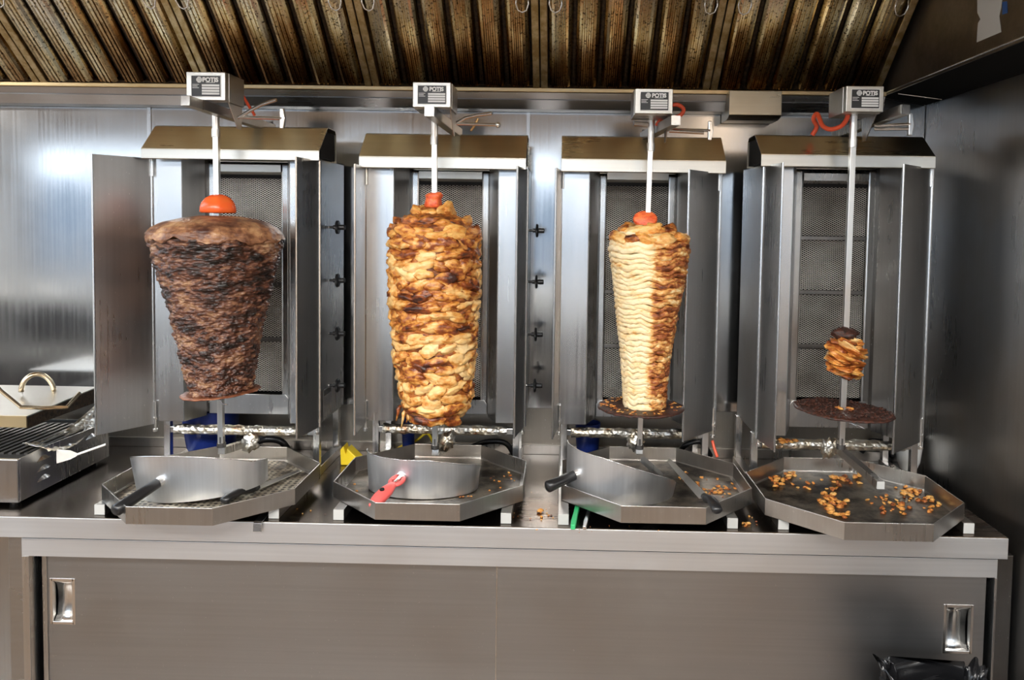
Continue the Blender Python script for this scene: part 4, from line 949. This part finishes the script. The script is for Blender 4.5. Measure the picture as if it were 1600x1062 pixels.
# ------------------------------------------------------------------ scraps
scr = [blob(100+k, 1, .8, .45, 1, .7, 1.8) for k in range(6)]
for b_ in scr: b_.materials.append(M['chicken_scrap'])
rs = random.Random(11)
def scraps(cl, zb, lab, group, name='meat_scrap'):
    for (px, py, sx, sy, n, s0, s1_) in cl:
        for _ in range(n):
            x, y = rs.gauss(px, sx), rs.gauss(py, sy); p = PZ(x, y, zb)
            if zb > TRZ and not any(max(abs(p.x-tx), abs(p.y-ty), (abs(p.x-tx)+abs(p.y-ty))/1.4142) < .235 for tx, ty, _t in trays): continue
            r_ = rs.uniform(s0, s1_)*(1.35 if zb < TRZ+.006 and px > 1180 else 1)
            o = put(name, rs.choice(scr), 'chicken_scrap', (p.x, p.y, zb+r_*.30), (rs.uniform(-.4, .4), rs.uniform(-.4, .4), rs.uniform(0, 6.28)), (r_, r_, r_*rs.uniform(.7, 1.3)))
            if 'rightmost drip' in lab:
                side_ = 'near the left rim' if px < 1260 else 'in the middle' if px < 1360 else 'on the right half'
                tag(o, lab.replace('lying in', 'lying %s of' % side_), 'meat scrap', group+' '+side_)
            else: tag(o, lab, 'meat scrap', group)
fl_ = TRZ+.0042
scraps([(1205, 745, 14, 7, 46, .004, .010), (1225, 735, 18, 4, 20, .004, .009), (1275, 731, 22, 3, 14, .003, .008), (1250, 758, 20, 8, 11, .003, .006),
        (1298, 780, 10, 8, 22, .005, .011), (1312, 788, 8, 5, 8, .007, .011), (1325, 750, 14, 7, 22, .005, .010), (1390, 742, 9, 4, 13, .005, .010),
        (1408, 753, 10, 3, 8, .003, .006), (1440, 768, 24, 7, 60, .003, .009), (1455, 785, 14, 8, 25, .003, .007), (1400, 795, 14, 5, 14, .003, .007), (1315, 804, 9, 3, 10, .004, .009), (1380, 780, 18, 6, 14, .003, .006)],
       fl_, 'small browned chicken scrap lying in the rightmost drip tray', 'chicken scraps in the rightmost tray')
for px, py, r_, lab in ((1408, 790, .016, 'largest golden chicken lump in the rightmost tray'), (1380, 803, .010, 'round golden chicken scrap near the front rim of the rightmost tray'), (1446, 758, .010, 'lone golden chicken scrap at the right of the rightmost tray')):
    p = PZ(px, py, fl_); o = put('meat_scrap', rs.choice(scr), 'chicken_scrap', (p.x, p.y, fl_+r_*.35), (0, 0, 1), (r_, r_*.8, r_)); tag(o, lab, 'meat scrap')
scraps([(1110, 768, 16, 5, 30, .003, .008), (1085, 752, 14, 5, 16, .003, .006), (1128, 763, 8, 3, 10, .003, .007), (1068, 742, 10, 4, 8, .002, .005)], fl_, 'tiny chicken crumb on the right half of the third tray', 'chicken crumbs in the third tray')
scraps([(877, 727, 5, 6, 14, .004, .008)], fl_, 'browned scrap in the left corner of the third tray', 'scraps in the left corner of the third tray')
scraps([(792, 745, 9, 6, 8, .003, .006), (770, 755, 10, 6, 6, .002, .005), (735, 777, 8, 2, 4, .003, .005), (545, 752, 8, 8, 6, .003, .005)], fl_, 'small scrap in the tray with the red-handled scoop', 'scraps in the second tray')
scraps([(852, 808, 14, 7, 12, .002, .006), (1165, 818, 6, 3, 7, .003, .006), (1172, 808, 14, 8, 5, .002, .004), (820, 790, 14, 20, 6, .001, .003), (935, 825, 50, 5, 8, .001, .0025), (460, 800, 30, 6, 5, .001, .003)], TOPZ+.001, 'tiny food crumb on the steel worktop', 'crumbs on the worktop')
p = PZ(845, 800, TOPZ); o = put('meat_scrap', scr[0], 'chicken_scrap', (p.x, p.y, TOPZ+.006), (.1, 0, .6), (.012, .010, .012)); tag(o, 'pale yellow scrap on the worktop between second and third tray', 'meat scrap')
# scraps piled on cross bars and on the last disc
p4 = PY(1318, 641, SP[3]); 
for k in range(9):
    a = rs.uniform(0, 6.28); q = rs.uniform(.006, .02)
    o = put('meat_scrap', rs.choice(scr), 'chicken_scrap', (p4.x+q*math.cos(a)*1.4, sy4+q*math.sin(a)-.012, p4.z+.009), (0, 0, a), (.008, .007, .008)); tag(o, 'small golden scrap on the charred disc of the empty spit', 'meat scrap', 'scraps on the charred disc')
p = PY(1232, 704, YB[3])
for k in range(16):
    r_ = rs.uniform(.005, .011); o = put('meat_scrap', rs.choice(scr), 'chicken_scrap', (p.x+rs.gauss(0, .022), YB[3]+.005+rs.uniform(-.006, .006), 1.046+rs.uniform(0, .008)), (0, 0, k), (r_, r_, r_)); tag(o, 'browned scrap heaped on the foil cross bar of the rightmost grill', 'meat scrap', 'scraps on the cross bar')
# burnt crust over the last disc
rnd2 = random.Random(5); t = MB(s4); pd = PY(1318, 641, SP[3]); Rt = Matrix.Rotation(R(2.5), 3, 'Y')
for k in range(420):
    a = rnd2.uniform(0, 6.28); q = .124*math.sqrt(rnd2.uniform(.03, 1)); r_ = rnd2.uniform(.0015, .0045)
    c = Rt @ Vector((q*math.cos(a), q*math.sin(a), .0045)) + pd
    t.lathe([(r_*.8, 0), (r_, r_*.5), (r_*.3, r_)], c, 5, lambda qq, th, rr, z: qq*(1+.3*math.sin(th*2+k)))
cr = t.build('crust', 'charred', s4); cr['kind'] = 'stuff'
for s_, pts in ((s1, [(326, 628), (334, 624), (343, 624), (348, 631), (356, 632)]), (s4, [(1330, 661), (1342, 668), (1352, 670), (1340, 664), (1326, 660)])):
    t = MB(s_); Yw = s_.location.y-.012; t.tube([PY(a, b_, Yw) for a, b_ in pts], .0012, 6); t.build('wire_clip', 'chrome', s_, smooth=True)
# data plate on the flank of the first grill
t = MB(g1); xs = PY(500, 470, YB[0]).x+.0025; za_, zb2_ = PY(512, 652, YB[0]+.05).z, PY(512, 606, YB[0]+.05).z
t.box(xs, xs+.001, YB[0]+.02, YB[0]+.10, za_, zb2_); dp = t.build('data_plate', 'steel_bright', g1)
t = MB(g1); t.box(xs+.001, xs+.0015, YB[0]+.025, YB[0]+.095, zb2_-.02, zb2_-.004); t.build('print', 'label_black', dp)
# crust crumbs ringing the third disc
p3 = PY(1001, 636, SP[2])
for k in range(90):
    a = rs.uniform(0, 6.28); q = rs.uniform(.074, .114); r_ = rs.uniform(.002, .005)
    o = put('crust_bit', rs.choice(scr), 'chicken_scrap', (p3.x+q*math.cos(a), sy3+q*math.sin(a), p3.z+.006), (0, 0, a), (r_*1.4, r_, r_)); o.parent = s3
    o.location = Vector(o.location)-Vector(s3.location)
# foil lumps round bearings
for i, (px, py, g) in enumerate(((392, 690, g1), (698, 690, g2), (992, 690, g3), (1296, 700, g4))):
    me = blob(200+i, 1, 1, 1, 3, .75, 2.4); me.materials.append(M['foil'])
    p = PY(px, py, SP[i]+.04); o = put('foil_lump', me, 'foil', p-Vector(g.location), (0, .3, 0), (.020, .018, .026), g)

# ------------------------------------------------------------------ contact grill on the left
cg = thing('contact_grill', 'steel contact grill with louvred side and looped lid handle at left edge', 'grill', (-1.62, 2.2, TOPZ))
xR = PZ(33, 790, TOPZ).x; yF = PZ(33, 790, TOPZ).y
zT = PY(33, 716, yF).z
xLft = xR-.45; yBk = 2.37
t = MB(cg)
t.prism([(xR, yF, TOPZ+.012), (xR, yBk, TOPZ+.012), (xR, yBk, zT-.005), (xR, yF+.1, zT+.004), (xR, yF, zT)], (-.003, 0, 0)); sp_ = t.build('side_panel', 'steel_tray', cg, bevel=.001)
t = MB(cg); t.box(xLft, xR+.001, yF-.012, yF, TOPZ+.012, zT); t.build('front_panel', 'steel_bright', cg, bevel=.002)
t = MB(cg); t.box(xLft, xR-.003, yBk-.003, yBk, TOPZ+.012, zT); t.build('back_panel', 'dark_steel', cg)
t = MB(cg); t.box(xLft, xR-.003, yF, yBk-.003, TOPZ+.012, TOPZ+.016); t.build('floor_plate', 'dark_steel', cg)
for (u_, v_) in ((.10, .78), (.10, .50), (.10, .22), (.42, .78), (.42, .50), (.74, .78)):       # pressed louvres
    y0 = yF+.03+(yBk-yF)*u_*.85; z0 = TOPZ+.02+(zT-TOPZ-.03)*v_; t = MB(cg); n = 10
    vs = []; 
    for k in range(n+1):
        a = math.pi*k/n; yy = y0+.055*k/n
        hgt = .012*math.sin(a)+.001; vs += [Vector((xR+.0005, yy, z0+hgt)), Vector((xR+.0005+.009*math.sin(a), yy, z0+hgt*.3)), Vector((xR+.0005, yy, z0-.001))]
    t.add(vs, [(k*3+q, k*3+(q+1) % 3, (k+1)*3+(q+1) % 3, (k+1)*3+q) for k in range(n) for q in range(3)]); t.build('louvre', 'steel_bright', sp_, smooth='auto')
t = MB(cg); 
for x_ in (xLft+.03, xR-.03):
    for y_ in (yF+.02, yBk-.04): t.lathe([(.012, 0), (.014, .012)], (x_, y_, TOPZ), 12)
t.build('foot', 'black_plastic', cg)
t = MB(cg); t.box(xLft, xR-.004, yF+.003, yBk-.01, zT-.018, zT-.006); t.build('hot_plate', 'black', cg)
# ribs of the lower plate
t = MB(cg)
for k in range(14): 
    x_ = xR-.02-k*.022; t.box(x_-.005, x_+.005, yF+.05, yBk-.04, zT-.006, zT-.001)
t.build('plate_ribs', 'dark_steel', cg)
# folded lid: tan reflecting sheet, dark press plate below
za_, zb2 = PY(40, 652, 2.08).z, PY(120, 612, 2.34).z
xq = PY(42, 655, 2.08).x
lid = MB(cg); lid.prism([(xLft, 2.08, za_), (xq, 2.08, za_), (PY(152, 612, 2.40).x, 2.40, zb2), (xLft, 2.40, zb2)], (0, 0, .004)); lo = lid.build('lid', 'steel_lip', cg, bevel=.001)
lid = MB(cg); lid.box(xLft, xq, 2.077, 2.081, za_-.028, za_+.004); lid.build('lid_lip', 'gold_strip', lo)
lid = MB(cg); x5 = PY(152, 612, 2.40).x
lid.prism([(xq, 2.083, za_-.03), (x5, 2.40, zb2-.045), (x5, 2.40, zb2-.001), (xq, 2.083, za_-.001)], (-.02, 0, 0)); lid.build('press_plate', 'filter_dark', lo)
# handles
def arc_handle(p, q, h, r, name='handle', mat='brass'):
    p, q = Vector(p), Vector(q); pts = []
    for k in range(15):
        a = math.pi*k/14; pts.append((p+q)/2+(p-q)/2*math.cos(a)+Vector((0, 0, h*math.sin(a))))
    t = MB(cg); t.tube(pts, r, 10); return t.build(name, mat, lo, smooth=True)
M['heat_steel'] = steel('heat_tinted_steel', c=(.62, .50, .34), rough=.2, brush='0', stain=(.45, .25, .1), stain_amt=.8, specks=0)
arc_handle(PY(33, 612, 2.28), PY(84, 612, 2.34), .055, .0075, mat='heat_steel')
t = MB(cg); t.tube([PY(-18, 590, 2.16), PY(2, 611, 2.14), PY(33, 636, 2.10), PY(70, 637, 2.12), PY(104, 636, 2.15), PY(124, 614, 2.22)], .0055, 10); t.build('handle', 'heat_steel', lo, smooth='auto')
# crumpled foil paper along the right side
t = MB(); nx_, ny_ = 26, 8
for a in range(nx_+1):
    f_ = a/nx_
    c0 = PY(35+112*f_, 692-58*f_**1.3+18*math.sin(f_*3.1)*.5, 2.08+.27*f_); c1 = PY(78+70*f_, 703-36*f_**1.2+10*math.sin(f_*3.1), 2.04+.27*f_)
    for b_ in range(ny_+1):
        g_ = b_/ny_; p = c0.lerp(c1, g_); d = .006*noise.noise(Vector((a*.9, b_*1.3, 2))); t.v.append(p+Vector((d*.5, d, d)))
t.f = [(a*(ny_+1)+b_, a*(ny_+1)+b_+1, (a+1)*(ny_+1)+b_+1, (a+1)*(ny_+1)+b_) for a in range(nx_) for b_ in range(ny_)]
fo = t.build('foil_sheet', 'foil', smooth=False); tag(fo, 'crumpled foil sheet draped along the right side of the contact grill', 'foil')
so = fo.modifiers.new('thick', 'SOLIDIFY'); so.thickness = .0008
# white scraper between grill and door
t = MB(); a, b_ = PZ(88, 713, 1.0), PZ(146, 695, 1.0)
t.prism([a+Vector((0, 0, -.02)), a+Vector((0, 0, .02)), a+Vector((.03, .012, .014)), a+Vector((.045, .02, .004)), a+Vector((.045, .02, -.004)), a+Vector((.03, .012, -.012))], (0, .003, 0)); 
t.tube([a+Vector((.044, .02, 0)), a+Vector((.11, .05, .022))], .0035, 8)
tag(t.build('spatula', 'white_plastic', bevel=.0008), 'white spatula sticking out beside the contact grill', 'spatula')

# ------------------------------------------------------------------ clutter behind the grills
def bowl(px, py, Y, r, h, mat, lab, name='bowl', cat='bowl'):
    p = PY(px, py, Y); t = MB(); z0 = TOPZ+.001
    t.lathe([(r*.6, 0), (r*.85, h*.25), (r*.98, h*.7), (r, h), (r*.97, h), (r*.94, h*.7), (r*.8, h*.28), (r*.1, h*.06)], (p.x, Y, z0), 36)
    o = t.build(name, mat, smooth='auto'); return tag(o, lab, cat)
bowl(330, 700, 2.41, .085, .165, 'blue_plastic', 'dark blue plastic bucket behind the tray of the leftmost grill', 'bucket', 'bucket')
def rag(px, py, Y, s_, mat, lab, name='rubber_glove', cat='glove', sx=1, sy=1, sz=1, seed=1):
    me = blob(seed, 1, 1, 1, 3, .8, 1.7); p = PY(px, py, Y); o = put(name, me, mat, p, (0, 0, 0), (s_*sx, s_*sy, s_*sz)); return tag(o, lab, cat)
# yellow funnel-like piece behind grill 2
t = MB(); p = PZ(552, 712, TOPZ)
t.prism([(p.x-.012, 2.36, TOPZ+.001), (p.x+.045, 2.36, TOPZ+.001), (p.x+.045, 2.36, TOPZ+.02), (p.x+.008, 2.36, TOPZ+.055), (p.x+.004, 2.36, TOPZ+.035), (p.x-.004, 2.36, TOPZ+.062), (p.x-.014, 2.36, TOPZ+.05)], (0, .05, 0))
tag(t.build('yellow_cloth', 'yellow', bevel=.003), 'bright yellow folded cloth on the worktop at the left foot of the second grill', 'cloth')
t = MB(); t.tube([PY(655, 701, 2.40), PY(672, 692, 2.38), PY(690, 684, 2.38), PY(704, 676, 2.40)], .004, 8)
def hose(pts, r, mat, lab, name='hose', cat='hose'):
    P = [PY(*p) for p in pts]; out = []
    for i in range(len(P)-1):
        p0, p1, p2, p3 = P[max(i-1, 0)], P[i], P[i+1], P[min(i+2, len(P)-1)]
        for k in range(6):
            t = k/6; out.append(.5*((2*p1)+(p2-p0)*t+(2*p0-5*p1+4*p2-p3)*t*t+(3*p1-p0-3*p2+p3)*t**3))
    out.append(P[-1]); t = MB(); t.tube(out, r, 10); return tag(t.build(name, mat, smooth=True), lab, cat)
hose([(600, 716, 2.50), (624, 699, 2.49), (650, 688, 2.48), (668, 677, 2.49), (680, 700, 2.5), (684, 716, 2.50)], .0045, 'yellow', 'thin yellow gas hose curving behind the second spit')
hose([(725, 716, 2.5), (735, 700, 2.49), (760, 690, 2.48), (790, 692, 2.48), (806, 716, 2.5)], .009, 'black_plastic', 'black hose lying behind the second grill tray')
hose([(380, 710, 2.48), (395, 694, 2.47), (415, 686, 2.46), (440, 690, 2.46), (455, 712, 2.48)], .011, 'black_plastic', 'black hose lying behind the leftmost grill tray')
hose([(1060, 712, 2.5), (1070, 696, 2.48), (1095, 690, 2.48), (1110, 712, 2.5)], .009, 'black_plastic', 'black hose lying behind the third grill tray')
hose([(1345, 705, 2.46), (1360, 690, 2.45), (1380, 694, 2.45), (1395, 712, 2.46)], .011, 'black_plastic', 'black hose curling behind the rightmost grill tray')
hose([(1113, 688, 2.31), (1116, 700, 2.30), (1121, 714, 2.29)], .0045, 'red_cable', 'short red tube beside the right post of the third grill', 'tube', 'tube')
bowl(918, 700, 2.44, .04, .13, 'blue_plastic', 'small blue cup behind the tray of the third grill', 'cup', 'cup')
bowl(638, 700, 2.44, .022, .15, 'blue_plastic', 'slim blue bottle behind the tray of the second grill', 'bottle', 'bottle')
bowl(1420, 706, 2.44, .04, .10, 'white_plastic', 'small white tub behind the right foot of the rightmost grill', 'tub', 'tub')

# ------------------------------------------------------------------ bin with black bag, bottom right
p = PY(1506, 1050, 1.70)
bn = thing('waste_bin', 'waste bin lined with a crumpled black bag at bottom right', 'bin', (p.x, 1.74, 0))
zr = PY(1506, 1036, 1.86).z; wbx = (PY(1594, 1050, 1.65).x-PY(1417, 1050, 1.65).x)/2
def rrect(hx, hy, r, n=8):
    out = []
    for cx_, cy_, a0 in ((hx-r, hy-r, 0), (-hx+r, hy-r, 90), (-hx+r, -hy+r, 180), (hx-r, -hy+r, 270)):
        for k in range(n): a = R(a0+90*k/(n-1)); out.append((cx_+r*math.cos(a), cy_+r*math.sin(a)))
    return out
t = MB(); rr_ = rrect(1, 1, .3)
lv = [(0, .8), (zr-.03, .97)]; k = len(rr_)
for z, s_ in lv: t.v += [Vector((x*wbx*s_, y*.12*s_, z)) for x, y in rr_]
t.f = [(j, (j+1) % k, k+(j+1) % k, k+j) for j in range(k)] + [tuple(range(k))[::-1]]
t.build('body', 'black_plastic', bn)
t = MB(); rr_ = rrect(1, 1, .3, 22); k = len(rr_)
lv = [(zr-.16, 1.02), (zr-.08, 1.0), (zr-.03, 1.02), (zr-.004, 1.02), (zr+.002, .98), (zr-.02, .93), (zr-.07, .88), (zr-.14, .80)]
for li, (z, s_) in enumerate(lv):
    for j, (x, y) in enumerate(rr_):
        d = .03*noise.noise(Vector((x*4, y*4, z*9+li)))+.022*noise.noise(Vector((x*11, y*11, li*.7)))
        t.v.append(Vector((x*(wbx*s_+d), y*(.12*s_+d), z+d*.6)))
t.f = [(i*k+j, i*k+(j+1) % k, (i+1)*k+(j+1) % k, (i+1)*k+j) for i in range(len(lv)-1) for j in range(k)]
M['bag'] = plain('black_bag', (.01, .01, .011), .16)
t.build('bag', 'bag', bn, smooth=True)
